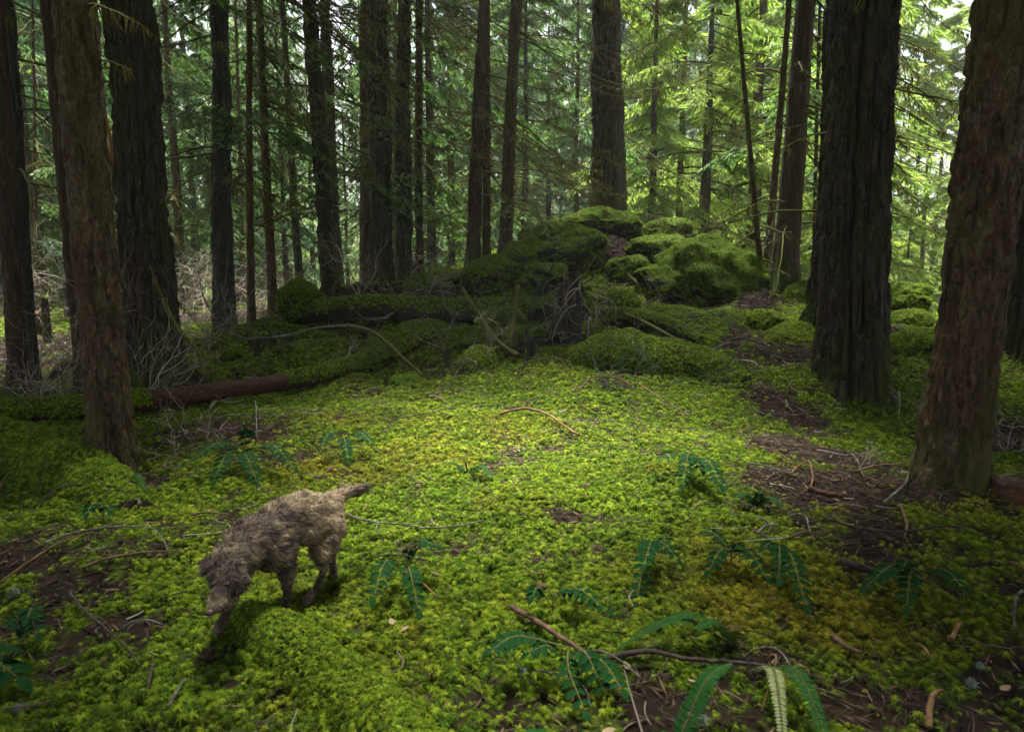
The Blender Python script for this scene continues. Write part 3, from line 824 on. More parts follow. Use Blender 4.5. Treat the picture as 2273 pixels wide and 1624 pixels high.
TREE_AT = []
def build_trees():
    rng = np.random.default_rng(11)
    for i, row in enumerate(TREES):
        name, kind, ub, vb, D, ut, wb, wt, fl, seen, lab = row
        b, dv = tree_base(row)
        r0 = px(wb, ub, vb, D) / 2; r1 = px(wt, ut, 100, D) / 2
        if D < 10.5: r0, r1 = r0 * .92, r1 * .92
        if D < 8.5: fl = fl + .12
        H = {'sapling': 7.0, 'birch_tree': 13.0}.get(name, 19 + 6 * rng.uniform())
        root = thing(name, lab, {'sapling': 'sapling', 'birch_tree': 'birch tree'}.get(name, 'tree'), b)
        close = D < 9.5
        sides = 260 if D < 5.5 else 240 if D < 10.5 else 40 if r0 > .15 else 20
        step = .014 if D < 5.5 else .024 if D < 10.5 else .07
        lobes = .24 if (name == 'fir_tree' and abs(ub - 1890) < 5) else .2 if abs(ub - 1353) < 5 else 0
        V, q, mossy = trunk_geo(np.zeros(3), dv, r0, r1, H, kind, 100 + i, fl, sides, step, lobes, None, (19.0 * D / 40 + 2.5) if D > 6 else 4.2)
        if kind == 'cedar' or abs(ub - 1842) < 5: mossy = np.clip(mossy * 1.3, 0, 1)
        if abs(ub - 2290) < 5 or D < 5: mossy = mossy * .75
        tr = link('trunk', Geo().add(V, q, None, mossy).mesh('trunk', M[kind if kind != 'branch' else 'branch']), root)
        TREE_AT.append((b, r0 * fl, D))
        # orange scar where bark has come away on the near left trunk
        if abs(ub - 252) < 4:
            for (u0, v0, u1, v1, hw) in [(238, 262, 247, 345, 4.2), (244, 300, 252, 372, 3.2), (239, 640, 242, 652, 3.0)]:
                n = 26
                t = np.linspace(0, 1, n)
                pts = []
                for tt in t:
                    vv = v0 + (v1 - v0) * tt; uu = u0 + (u1 - u0) * tt
                    w = hw * (np.sin(np.pi * np.clip(tt * .9 + .08, 0, 1)) ** .6) * (1 + .3 * np.sin(tt * 23) + .25 * np.sin(tt * 61 + 1))
                    for e in (-1, -.4, .4, 1):
                        d = ray(uu + e * w, vv); o = np.array([0, 0, CAM_H])
                        # meet the trunk's cylinder
                        zg = CAM_H + d[2] * D / d[1]
                        c = b + dv * (zg - b[2])
                        A_ = d[0] ** 2 + d[1] ** 2; B_ = -2 * (d[0] * c[0] + d[1] * c[1]); rr = r1 * 1.0 + .006
                        C_ = c[0] ** 2 + c[1] ** 2 - rr * rr
                        tt_ = (-B_ - math.sqrt(max(B_ * B_ - 4 * A_ * C_, 0))) / (2 * A_)
                        pts.append(o + d * tt_ - b)
                pts = np.array(pts)
                q = [(a * 4 + k, a * 4 + k + 1, a * 4 + k + 5, a * 4 + k + 4) for a in range(n - 1) for k in range(3)]
                sc = link('bark_scar', Geo().add(pts, np.array(q)).mesh('bark_scar', M['scar']), root)
                sc['label'] = 'orange bare wood where the bark has come away'
        # crown high above, unseen; density and lift shaped for light on the floor
        if name not in ('sapling', 'birch_tree') and r0 > .09 and abs(ub - 497) > 5:
            dense_ = D < 9.6 and abs(ub - 1890) > 5 and abs(ub - 252) > 5
            key = ('high', i % 3) if dense_ else ('thin', i % 2)
            if abs(ub - 252) < 5 or abs(ub - 1890) < 5:
                key = ('mid', 0); cf, cw = crown_variant(key, 21, 9.5, 3.6, 46, .46, .075, 'spray', 350, 8, 4)
            elif dense_: cf, cw = crown_variant(key, 21, 9.0, 3.8, 62, .48, .10, 'spray', 300 + i % 3, 8, 4)
            else: cf, cw = crown_variant(key, 22, 10.5, 2.8, 34, .40, .06, 'spray', 330 + i % 2, 7, 4)
            rz = rng.uniform(0, 6.28)
            for nm, me in (('crown', cf), ('limbs', cw)):
                o = link(nm, me, root); o.rotation_euler = (0, 0, rz); o.location = (dv[0] * 10, dv[1] * 10, 0 if dense_ else 6.0 if D > 16.5 else 2.5)
        # dead limbs
        nb = 0
        if D < 5: nb = 2
        elif D < 9.5: nb = 3
        elif D < 12: nb = 18
        elif D < 19: nb = (22 if r0 > .1 else 18) + (10 if ub < 700 else 0)
        if name == 'sapling': nb = 9
        if name == 'birch_tree': nb = 5
        zmax = CAM_H + D * .42
        for k in range(nb):
            z = rng.uniform(2.3 if D > 8 else 2.9, zmax) if name != 'sapling' else rng.uniform(1.0, 5.5)
            if abs(ub - 1353) < 5: z = rng.uniform(3.5, 9)
            p0 = dv * (z - b[2]) + np.array([0, 0, 0])
            rightish = rng.uniform() < .62
            az = rng.uniform(-1.2, 1.0) if rightish else rng.uniform(2.0, 4.6)
            L = rng.uniform(1.0, 2.9) * (1.0 if r0 > .12 else .75)
            if D < 9.5: L = rng.uniform(.25, .8)
            if name == 'sapling': L = rng.uniform(.5, 1.2)
            rise, droop = rng.uniform(-.35, .25), rng.uniform(.1, .75)
            if D >= 12 and name != 'sapling' and rng.uniform() < .55:
                az = rng.uniform(-.9, .8) if ub > 700 else rng.uniform(-1.2, 1.4); L = rng.uniform(2.2, 4.6); rise = -rng.uniform(.35, .95); droop = rng.uniform(-.25, .15)
                z = rng.uniform(3.6, zmax + 2.5); p0 = dv * (z - b[2])
            gw, gm = dead_branch(p0 * 1.0, az, L, rise, droop, rng.uniform(.010, .022) * (1 if D > 9.5 else .8), rng, int(rng.integers(3, 9)), rng.uniform(.3, 1.6) * (1.0 if D < 16 else .7))
            o = link('branch', gw.mesh('branch', M['branch']), root)
            if gm.n: link('hanging_moss', gm.mesh('hanging_moss', M['hangmoss'], False), o)['kind'] = 'stuff'
        # live sprays low on some mid-distance trees
        if 11 < D < 19 and name != 'sapling':
            for k in range(2 if 1000 < ub < 1400 or ub == 497 else 3 if 690 < ub < 880 else 6):
                z = rng.uniform(3.0, zmax + 1)
                az = rng.uniform(-1.4, 1.2) if rng.uniform() < .6 else rng.uniform(0, 6.28)
                gf, gw = Geo(), Geo()
                live_branch(dv * (z - b[2]), az, rng.uniform(1.0, 2.4), rng.uniform(-.2, .15), rng.uniform(.25, .6), rng, gf, gw, .17, .028, 8, 5, .014)
                o = link('branch', gw.mesh('branch', M['branch']), root)
                link('needles', gf.mesh('needles', M['spray'], False), o)

# ------------------------------------------------------------------ conifers standing behind
FAR = [
 (2222, 27, 19, 5, 'tall, overhanging the bright gap beside the near leaning trunk'), (1950, 36, 24, 5, 'tall and pale, left side of the bright right gap'), (25, 33, 20, 3, 'far back at the left picture edge'), (175, 38, 22, 2, 'far back between the blue-grey and red-brown trunks'),
 (370, 28, 13, 1, 'short and dense, low behind the thick dark trunk'), (480, 25, 9, 4, 'small and dense, low behind the flared trunk'), (110, 26, 6, 6, 'low and bushy in the left gap'), (560, 30, 9, 1, 'small, low behind the slim straight pole'),
 # u, D, height, variant, place words
 (20, 24, 18, 0, 'behind the trunks at the far left edge'), (95, 21, 15, 1, 'in the lit gap right of the blue-grey trunk'), (140, 31, 20, 2, 'far back in the lit gap at left'),
 (215, 28, 20, 3, 'behind the near left trunk'), (410, 22, 17, 0, 'between the thick dark trunk and the flared trunk'), (445, 33, 21, 1, 'far back between the thick dark trunk and the flared trunk'),
 (535, 27, 18, 4, 'behind the slim straight pole'), (595, 35, 20, 2, 'far back behind the slanting slim trunks'), (640, 24, 12, 3, 'short, behind the slanting slim trunks'),
 (700, 38, 15, 4, 'far back, low against the white sky, by the dark leaning trunk'), (775, 30, 10, 1, 'small, against the white sky left of the thick furrowed trunk'),
 (960, 23, 18, 0, 'right of the slim reddish pole'), (1005, 30, 21, 3, 'far back between the reddish pole and the leaning pair'), (1065, 36, 22, 2, 'far behind the leaning pair'),
 (1165, 24, 14, 4, 'right of the leaning three trunks'), (1215, 33, 17, 1, 'left of the knoll trunk against a patch of sky'), (1275, 27, 15, 0, 'just left of the knoll trunk'),
 (1330, 38, 24, 3, 'far behind the knoll trunk'), (1440, 23, 16, 5, 'bright, right of the knoll trunk'), (1500, 29, 20, 5, 'bright, mid-way between knoll trunk and leaning sapling'),
 (1555, 21, 12, 6, 'bright green, behind the big mossy boulder'), (1610, 34, 24, 5, 'far back left of the leaning sapling'), (1660, 25, 17, 6, 'behind the leaning sapling'),
 (1735, 32, 22, 5, 'behind the red cedar'), (1810, 22, 15, 6, 'between the red cedar and the biggest trunk'), (1905, 30, 20, 5, 'behind the biggest trunk'),
 (2010, 42, 20, 7, 'pale, deep in the bright right gap'), (2060, 52, 20, 7, 'palest, farthest in the bright right gap'), (2125, 40, 22, 7, 'bright, by the near leaning trunk'),
 (2150, 27, 7, 6, 'low, beside the near leaning trunk in the bright gap'), (2005, 25, 4.5, 6, 'small, low beside the biggest trunk in the bright gap'), (2260, 30, 20, 5, 'behind the near leaning trunk at right'),
 (1120, 44, 24, 2, 'farthest behind the leaning three trunks'), (300, 40, 24, 2, 'farthest behind the thick dark trunk'), (1400, 45, 25, 5, 'farthest right of the knoll trunk'), (900, 34, 14, 3, 'between the two black upright trunks'),
]
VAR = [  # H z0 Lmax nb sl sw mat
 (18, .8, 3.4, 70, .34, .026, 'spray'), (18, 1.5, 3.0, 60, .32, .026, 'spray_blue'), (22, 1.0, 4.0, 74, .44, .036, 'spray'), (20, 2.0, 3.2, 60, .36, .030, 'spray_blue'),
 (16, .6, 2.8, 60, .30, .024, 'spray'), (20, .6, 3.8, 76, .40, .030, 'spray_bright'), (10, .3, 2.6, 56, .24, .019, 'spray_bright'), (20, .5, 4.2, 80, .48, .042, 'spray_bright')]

def build_far():
    rng = np.random.default_rng(23)
    tm = []
    for k in range(3):
        V, q, mo = trunk_geo(np.zeros(3), np.array([0, 0, 1.0]), .20, .16, 20, 'red', 400 + k, 1.15, 12, .3)
        tm.append(Geo().add(V, q, None, mo * 0).mesh('trunk', M[('hemlock', 'grey', 'fir')[k]]))
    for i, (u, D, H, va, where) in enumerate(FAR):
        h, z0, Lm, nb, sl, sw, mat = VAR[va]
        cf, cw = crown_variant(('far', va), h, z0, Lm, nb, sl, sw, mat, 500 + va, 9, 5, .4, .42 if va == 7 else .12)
        x = (u - PW / 2) / FPX * D
        root = thing('conifer', 'green conifer ' + where, 'conifer', (x, D, h1(x, D) - .1), None)
        root['label'] = ('drooping ' if i % 2 else 'feathery ') + 'green conifer ' + where
        s = H / h
        root.scale = (s,) * 3; root.rotation_euler = (0, 0, rng.uniform(0, 6.28))
        t = link('trunk', tm[i % 3], root); t.scale = (.9, .9, h / 20.0)
        link('crown', cf, root); link('limbs', cw, root)

def build_forest_mass():
    """the wood beyond, which reads as one mass of foliage"""
    rng = np.random.default_rng(31)
    g = Geo()
    n = 0
    for k in range(250):
        D = rng.uniform(46, 85); u = rng.uniform(-500, 2800)
        x = (u - PW / 2) / FPX * D
        if 675 < u < 815 and rng.uniform() < .93: continue
        if 1200 < u < 1290 and rng.uniform() < .5: continue
        if 1940 < u < 2220 and rng.uniform() < .9: continue
        H = rng.uniform(16, 30) * (D / 62) ** .5; z = h1(x, D)
        m = 800
        t = rng.uniform(0.03, 1, m) ** .9; a = rng.uniform(0, 6.28, m)
        rr = (1 - t) ** .7 * rng.uniform(3, 5) * np.sqrt(rng.uniform(.05, 1, m))
        P = np.stack([x + np.cos(a) * rr, D + np.sin(a) * rr, z + H * t], 1)
        V, Q = spray_quads(P, np.stack([np.cos(a), np.sin(a), 0 * a - .3], 1), 1.0, .12, rng, .8)
        g.add(V, Q)
        v, q, tt = tube(np.array([[x, D, z - .3], [x, D, z + H]]), [.3, .03], 6); g.add(v, q)
    tag(link('far_forest', g.mesh('far_forest', M['spray'], False)), 'distant wood of pale green conifers behind everything', 'forest', kind='stuff')

def build_off_frame():
    """unseen trees added just outside the picture so that their crowns shade the clearing"""
    rng = np.random.default_rng(41)
    V, q, mo = trunk_geo(np.zeros(3), np.array([0, 0, 1.0]), .30, .24, 21, 'fir', 440, 1.2, 20, .2)
    tm = Geo().add(V, q, None, mo).mesh('trunk', M['fir'])
    spots = [(-6.5, 2.5), (-3.6, -.2), (-8.5, 6.0), (5.2, 1.6), (3.4, -1.4), (8.2, 4.6), (0.3, -2.3), (-2.2, -3.4), (9.5, 8.0), (-10.5, 9.5), (2.5, -5.5)]  # added to darken the foreground and the sides
    for i, (x, y) in enumerate(spots):
        cf, cw = crown_variant(('high', i % 3), 21, 9.0, 3.8, 62, .48, .10, 'spray', 300 + i % 3, 8, 4)
        root = thing('fir_tree', 'unseen tree added beside the clearing, its high crown shading the floor', 'tree', (x, y, h1(x, y) - .05), 'added shade trees around the clearing')
        root.rotation_euler = (0, 0, rng.uniform(0, 6.28))
        link('trunk', tm, root); link('crown', cf, root); link('limbs', cw, root)
# ------------------------------------------------------------------ sampling points of a mesh for moss
def tri_sample(V, F, n, rng):
    A, B, C = V[F[:, 0]], V[F[:, 1]], V[F[:, 2]]
    cr = np.cross(B - A, C - A); ar = np.linalg.norm(cr, axis=1)
    i = rng.choice(len(F), n, p=ar / ar.sum())
    r1, r2 = np.sqrt(rng.uniform(0, 1, n)), rng.uniform(0, 1, n)
    P = A[i] * (1 - r1)[:, None] + B[i] * (r1 * (1 - r2))[:, None] + C[i] * (r1 * r2)[:, None]
    return P, unit(cr[i]), ar.sum() / 2

def ico(sub):
    import bmesh
    bm = bmesh.new(); bmesh.ops.create_icosphere(bm, subdivisions=sub, radius=1)
    V = np.array([v.co[:] for v in bm.verts]); F = np.array([[v.index for v in f.verts] for f in bm.faces])
    bm.free()
    return V, F

_ICO = None
def boulder_geo(rx, ry, rz, seed, rough=.35, flat=.55, slant=0.0):
    """angular, lumpy rock: a sphere cut by random planes, then roughened"""
    global _ICO
    if _ICO is None: _ICO = ico(5)
    V, F = _ICO[0].copy(), _ICO[1]
    rng = np.random.default_rng(seed)
    for k in range(9):
        n = unit(rng.normal(0, 1, 3) + np.array([0, 0, .25])); d = rng.uniform(.62, .9)
        s = V @ n
        V = V - np.outer(np.clip(s - d, 0, None) * flat * 1.4, n)
    N = unit(V)
    V = V * (1 + 1.7 * rough * (fbm(V * 1.7 + seed, 4, seed) - .5)[:, None]) + N * (.16 * rough * (fbm(V * 6 + seed, 3, seed + 1) - .5))[:, None]
    V = V * np.array([rx, ry, rz])
    V[:, 0] += slant * V[:, 2]
    return V, F

def moss_on(V, F, dens, rad, nf, rng, zmin=-.05, mask=.0, tint=.12, seed=0):
    P, N, area = tri_sample(V, F, int(max(20, dens * 1.0 * tri_area(V, F))), rng)
    nz = N[:, 2] + .9 * (fbm(P * 2.2 + seed, 3, seed) - .5) + .6 * (fbm(P * 7 + seed, 2, seed) - .5)
    k = nz > zmin + mask
    P, N = P[k], N[k]
    N = unit(N + np.array([0, 0, .35]) + rng.normal(0, .2, N.shape))
    r = rad * rng.uniform(.6, 1.3, len(P))
    return tufts(P, N, r, nf, rng, np.clip(tint + .25 * rng.uniform(-1, 1, len(P)), 0, 1))

def tri_area(V, F):
    return float(np.linalg.norm(np.cross(V[F[:, 1]] - V[F[:, 0]], V[F[:, 2]] - V[F[:, 0]]), axis=1).sum() / 2)

# name, u, v of the centre, D, width px, height px, depth ratio, seed, slant, zmin (moss reach), label
BOULDERS = [
 ('moss_hummock', 940, 735, 11.2, 120, 50, .8, 41, .1, -.4, 'moss swell just below the middle of the long level log'),
 ('moss_hummock', 1035, 752, 10.6, 110, 52, .8, 42, .1, -.2, 'dark-sided moss swell under the leaning dark pole'),
 ('moss_hummock', 862, 760, 10.6, 90, 36, .8, 43, 0, -.4, 'low moss swell right of the hooked branch stub'),
 ('moss_hummock', 690, 790, 10.4, 180, 50, .8, 44, .2, -.45, 'broad moss swell left of the hooked branch stub'),
 ('moss_hummock', 615, 800, 10.3, 90, 40, .8, 45, .2, -.45, 'moss swell beside the dark round mossy rock'),
 ('moss_hummock', 1225, 790, 9.9, 120, 36, .8, 46, 0, -.2, 'brown-flecked moss swell at the front of the black stump'),
 ('moss_hummock', 1375, 665, 12.0, 90, 50, .8, 47, 0, -.3, 'moss swell right behind the black stump'),
 ('moss_hummock', 1490, 700, 11.2, 120, 40, .8, 48, -.2, -.4, 'moss swell between the sloping log and the biggest boulder'),
 ('moss_hummock', 1610, 700, 11.4, 80, 28, .8, 49, 0, -.4, 'dark low moss cushion at the right foot of the biggest boulder'),
 ('moss_hummock', 1110, 700, 11.4, 110, 40, .8, 50, .1, -.2, 'moss swell against the long level log left of the black stump'),
 ('moss_hummock', 780, 850, 9.2, 120, 34, .8, 53, .1, -.4, 'low moss swell behind the mossy end of the red-brown log'),
 ('moss_hummock', 1180, 850, 8.9, 150, 36, .8, 54, .1, -.3, 'low moss swell between the domed stump and the buried log'),
 ('mossy_boulder', 1580, 612, 12.8, 215, 185, .9, 3, -.30, -.55, 'biggest mossy boulder, rounded on top with a steep dark right face'),
 ('mossy_boulder', 1490, 628, 12.6, 150, 90, .9, 4, -.45, -.3, 'low mossy rock shoulder against the left flank of the biggest boulder'),
 ('mossy_boulder', 1318, 512, 15.6, 215, 85, .8, 5, .1, -.35, 'topmost mossy rock at the foot of the knoll trunk'),
 ('mossy_boulder', 1385, 500, 15.4, 70, 40, .9, 15, .1, -.35, 'small rounded moss cap right of the topmost rock'),
 ('mossy_boulder', 1085, 605, 13.2, 120, 90, .9, 6, .2, -.35, 'mossy rounded rock at the far left end of the knoll'),
 ('mossy_boulder', 1165, 570, 13.7, 130, 75, .8, 36, .2, -.35, 'mossy rock ledge above the dark hollow on the left of the knoll'),
 ('mossy_boulder', 1200, 628, 13.1, 120, 80, .8, 37, .1, .45, 'dark bare rock in the hollow left of the black stump'),
 ('mossy_boulder', 1262, 560, 13.9, 160, 110, .8, 7, .2, -.3, 'mossy rock in the middle of the knoll above the black stump'),
 ('mossy_boulder', 1215, 532, 14.4, 120, 60, .8, 17, .2, -.35, 'mossy lump between the leaning trunks and the topmost rock'),
 ('mossy_boulder', 1480, 517, 15.4, 110, 55, .9, 8, 0, -.4, 'round mossy cap behind and left of the biggest boulder'),
 ('mossy_boulder', 1470, 562, 14.0, 150, 75, .8, 9, -.3, -.35, 'sloping mossy slab below the round moss cap'),
 ('mossy_boulder', 1395, 610, 13.2, 90, 80, .9, 10, 0, -.2, 'dark narrow mossy rock right above the black stump'),
 ('mossy_boulder', 970, 625, 14.2, 150, 60, .9, 11, .2, -.3, 'low mossy ledge at the feet of the dark upright trunks'),
 ('mossy_boulder', 672, 668, 12.2, 110, 82, .9, 12, 0, -.5, 'mossy block at the left end of the long mossy log'),
 ('mossy_boulder', 527, 806, 10.2, 74, 66, .9, 13, 0, -.1, 'dark round mossy rock below the flared grey-brown trunk'),
 ('mossy_stump', 1060, 815, 9.2, 84, 92, .9, 14, .1, -.45, 'small domed mossy stump in the middle of the clearing edge'),
 ('mossy_boulder', 902, 850, 8.8, 84, 52, .9, 16, 0, -.4, 'little mossy knob left of the domed mossy stump'),
 ('mossy_boulder', 810, 795, 9.9, 90, 44, .9, 18, 0, -.3, 'flat mossy knob at the foot of the hooked mossy branch'),
 ('mossy_boulder', 2003, 662, 11.6, 110, 70, .9, 19, .3, -.15, 'dark mossy rotten block right of the biggest trunk'),
 ('moss_hummock', 1688, 712, 10.8, 96, 44, .9, 20, 0, -.6, 'bright moss cushion on the path below the big boulder'),
 ('moss_hummock', 1785, 655, 12.0, 92, 54, .9, 21, 0, -.5, 'moss cushion at the foot of the red cedar'),
 ('moss_hummock', 1765, 752, 10.0, 120, 66, .9, 22, 0, -.5, 'broad moss cushion left of the mossy hidden trunk'),
 ('moss_hummock', 1765, 842, 8.8, 120, 40, .9, 23, -.2, -.4, 'low moss cushion over a root left of the biggest trunk'),
 ('moss_hummock', 2030, 770, 9.4, 110, 90, .9, 24, .3, -.2, 'steep mossy bank between the biggest trunk and the near right trunk'),
 ('moss_hummock', 1700, 905, 7.8, 110, 56, .9, 25, 0, -.6, 'moss cushion carrying the tiny dark snag'),
 ('moss_hummock', 1572, 757, 9.9, 60, 24, .9, 26, 0, -.6, 'tiny bright moss cushion at the end of the sloping log'),
 ('moss_hummock', 2015, 712, 10.6, 100, 50, .9, 27, .2, -.4, 'moss cushion over roots behind the biggest trunk'),
]

def build_boulders():
    rng = np.random.default_rng(51)
    for nm, u, v, D, w, h, dr, seed, sl, zmin, lab in BOULDERS:
        c = at(u, v, D)
        rx, rz = px(w, u, v, D) / 2, px(h, u, v, D) / 2
        gz = h1(c[0], c[1])
        bottom = min(c[2] - rz, gz) - .12
        top = c[2] + rz
        cz = (top + bottom) / 2; rz = (top - bottom) / 2
        rz *= 1.08; rx *= 1.08
        V, F = boulder_geo(rx, rx * dr, rz, seed, .42 if 'boulder' in nm else .25, .55 if 'boulder' in nm else .2, sl)
        root = thing(nm, lab, {'mossy_boulder': 'boulder', 'mossy_stump': 'stump', 'moss_hummock': 'hummock'}[nm], (c[0], c[1], cz))
        link('rock' if 'boulder' in nm else 'core', Geo().add(V, None, F).mesh('rock', M['rock']), root)
        r = .013 + .0007 * D
        zmin += .15 if 'boulder' in nm else 0
        g = Geo().add(*moss_on(V + np.array([c[0], c[1], cz]), F, 1.15 / r ** 2, r, 5, rng, zmin, 0, .12, seed))
        g.v = [x - np.array([c[0], c[1], cz]) for x in g.v]
        link('moss', g.mesh('moss', M['moss_dark' if 'boulder' in nm else 'moss'], False), root)

# ------------------------------------------------------------------ fallen logs
def log_geo(pts, radii, seed, sides=28, n=60, rough=.22):
    P = smooth_path(pts, n); r = np.interp(np.linspace(0, 1, n), np.linspace(0, 1, len(radii)), radii)
    v, q, t = tube(P, r, sides, True)
    body = v[:n * sides].reshape(n, sides, 3)
    d = body - P[:, None]
    m = 1 + rough * (fbm(body.reshape(-1, 3) * 3.2, 4, seed) - .5).reshape(n, sides) * 2 + .10 * (fbm(body.reshape(-1, 3) * np.array([12, 12, 12]), 3, seed + 1) - .5).reshape(n, sides) * 2
    v = np.concatenate([(P[:, None] + d * m[..., None]).reshape(-1, 3), v[n * sides:]])
    F = np.concatenate([q[:, [0, 1, 2]], q[:, [0, 2, 3]]])
    fn = np.cross(v[F[:, 1]] - v[F[:, 0]], v[F[:, 2]] - v[F[:, 0]]); fc = v[F].mean(1)
    nearest = P[np.argmin(np.linalg.norm(fc[:, None] - P[None], axis=2), axis=1)]
    if ((fn * (fc - nearest)).sum(1) < 0).mean() > .5: F = F[:, ::-1]
    return v, q, t, F, P

def on_ground(u, v, D, up):
    """point at that pixel column and distance, lying up metres above the floor"""
    p = at(u, v, D)
    return np.array([p[0], p[1], h1(p[0], p[1]) + up])

def make_log(name, label, pts, radii, seed, mat, moss_mat, spans, zmin, tint=.1, cat='log', nf=7, dens=1.5):
    V, q, t, F, P = log_geo(pts, radii, seed)
    c = P.mean(0)
    root = thing(name, label, cat, c)
    link('wood', Geo().add(V - c, q, t).mesh('wood', M[mat]), root)
    rng = np.random.default_rng(seed)
    D = np.hypot(c[0], c[1])
    r = .014 + .0010 * D
    g = Geo()
    # pick faces within the mossy spans
    cen = V[F].mean(1)
    L = P[-1] - P[0]; s = (cen - P[0]) @ L / (L @ L) + .10 * (fbm(cen * 5, 3, 3) - .5)
    ok = np.zeros(len(F), bool)
    for a, b in spans: ok |= (s > a) & (s < b)
    g.add(*moss_on(V, F[ok], dens / r ** 2, r, nf, rng, zmin, 0, tint, seed))
    g.v = [x - c for x in g.v]
    link('moss', g.mesh('moss', M[moss_mat], False), root)
    return root

def build_logs():
    og = on_ground
    make_log('fallen_log', 'long rotten log with a bare red-brown middle and mossy ends, behind the scarred trunk',
             [og(-60, 925, 6.9, .12), og(130, 925, 7.0, .13), og(300, 915, 7.2, .14), og(560, 872, 8.1, .13), og(720, 845, 9.0, .15), og(860, 808, 10.0, .14), og(960, 790, 10.6, .06)],
             [.12, .12, .115, .105, .12, .12, .10], 61, 'redwood', 'moss_dark', [(-.1, .27), (.53, 1.1)], -.45)
    make_log('fallen_log', 'long mossy log lying level from the mossy block to the black stump',
             [og(650, 700, 12.1, .18), og(820, 700, 12.0, .22), og(1000, 690, 11.9, .22), np.array([*at(1230, 684, 11.7)[:2], at(1230, 684, 11.7)[2]])],
             [.19, .21, .20, .19], 62, 'darkwood', 'moss_dark', [(-.1, 1.1)], -.05)
    make_log('fallen_log', 'thick fully mossed log at the left edge beside the scarred trunk',
             [og(-90, 985, 5.6, .08), og(40, 1000, 5.3, .07), og(150, 1090, 4.8, .05), og(235, 1170, 4.3, .0), og(290, 1230, 3.95, -.08)],
             [.27, .26, .24, .20, .14], 63, 'darkwood', 'moss', [(-.1, 1.1)], -.6, .0, nf=9, dens=2.2)
    make_log('buried_log', 'moss-buried log running from under the dog to the bottom edge',
             [og(500, 1370, 2.95, -.06), og(610, 1430, 2.6, -.02), og(720, 1500, 2.3, .0), og(830, 1580, 2.05, .0), og(960, 1690, 1.75, .0)],
             [.08, .115, .125, .125, .125], 64, 'darkwood', 'moss', [(-.1, 1.1)], -.5, .12, nf=10, dens=2.6)
    make_log('fallen_log', 'mossy sloping log running down right from the black stump',
             [og(1320, 690, 11.2, .22), og(1400, 700, 10.9, .22), og(1470, 720, 10.5, .16), og(1560, 765, 9.8, .05)],
             [.17, .16, .13, .07], 65, 'darkwood', 'moss_dark', [(-.1, 1.1)], -.1)
    make_log('buried_log', 'broad mossy swell of a buried log in front of the black stump',
             [og(1275, 830, 9.4, -.06), og(1370, 830, 9.2, .10), og(1470, 850, 8.9, .10), og(1580, 875, 8.5, .0), og(1660, 890, 8.2, -.14)],
             [.22, .33, .33, .28, .16], 66, 'darkwood', 'moss', [(-.1, 1.1)], -.6, .05, dens=2.0)
    make_log('fallen_log', 'mossy ridge of an old log from the flared trunk to the hooked branch',
             [og(430, 800, 10.9, .0), og(560, 760, 11.2, .05), og(640, 740, 11.3, .06), og(770, 745, 11.0, .0)],
             [.10, .16, .16, .10], 67, 'darkwood', 'moss_dark', [(-.1, 1.1)], -.4)

# ------------------------------------------------------------------ stumps and snags
def jag_stump(r, h, seed, mat, sides=40, n=26, flare=1.5, jag=.35, lean=(0, 0)):
    rng = np.random.default_rng(seed)
    z = np.linspace(-.12, 1, n); a = np.linspace(0, 2 * np.pi, sides, endpoint=False)
    Z, A = np.meshgrid(z, a, indexing='ij')
    top = 1 - jag * fbm(np.stack([np.cos(a) * 2.2, np.sin(a) * 2.2, np.full(sides, seed)], 1), 4, seed) * 1.2
    ZZ = Z * top[None] * h
    rr = r * (1 + (flare - 1) * np.exp(-np.maximum(Z, 0) * 3.2) * (0.5 + .8 * (0.5 + .5 * np.cos(A * 5 + seed))))
    Q = np.stack([np.cos(A) * 1.0, np.sin(A) * 1.0, ZZ / h * .5], -1).reshape(-1, 3)
    rr = rr * (1 + .5 * (fbm(Q * 3.4, 4, seed) - .5) + .25 * (fbm(Q * np.array([9, 9, 2.0]), 3, seed + 2) - .5)).reshape(Z.shape)
    V = np.stack([np.cos(A) * rr + lean[0] * ZZ, np.sin(A) * rr + lean[1] * ZZ, ZZ], -1)
    cap = V[-1].copy(); inner = cap.mean(0) + (cap - cap.mean(0)) * .55; inner[:, 2] -= h * .12
    V = np.concatenate([V.reshape(-1, 3), inner, [inner.mean(0) - [0, 0, h * .1]]])
    i = np.arange(n)[:, None] * sides; k = np.arange(sides)[None]; k2 = (k + 1) % sides
    q = np.stack([i + k, i + k2, i + sides + k2, i + sides + k], -1).reshape(-1, 4)
    c = (n + 1) * sides
    t = np.stack([n * sides + np.arange(sides), n * sides + (np.arange(sides) + 1) % sides, np.full(sides, c)], 1)
    return V, q, t

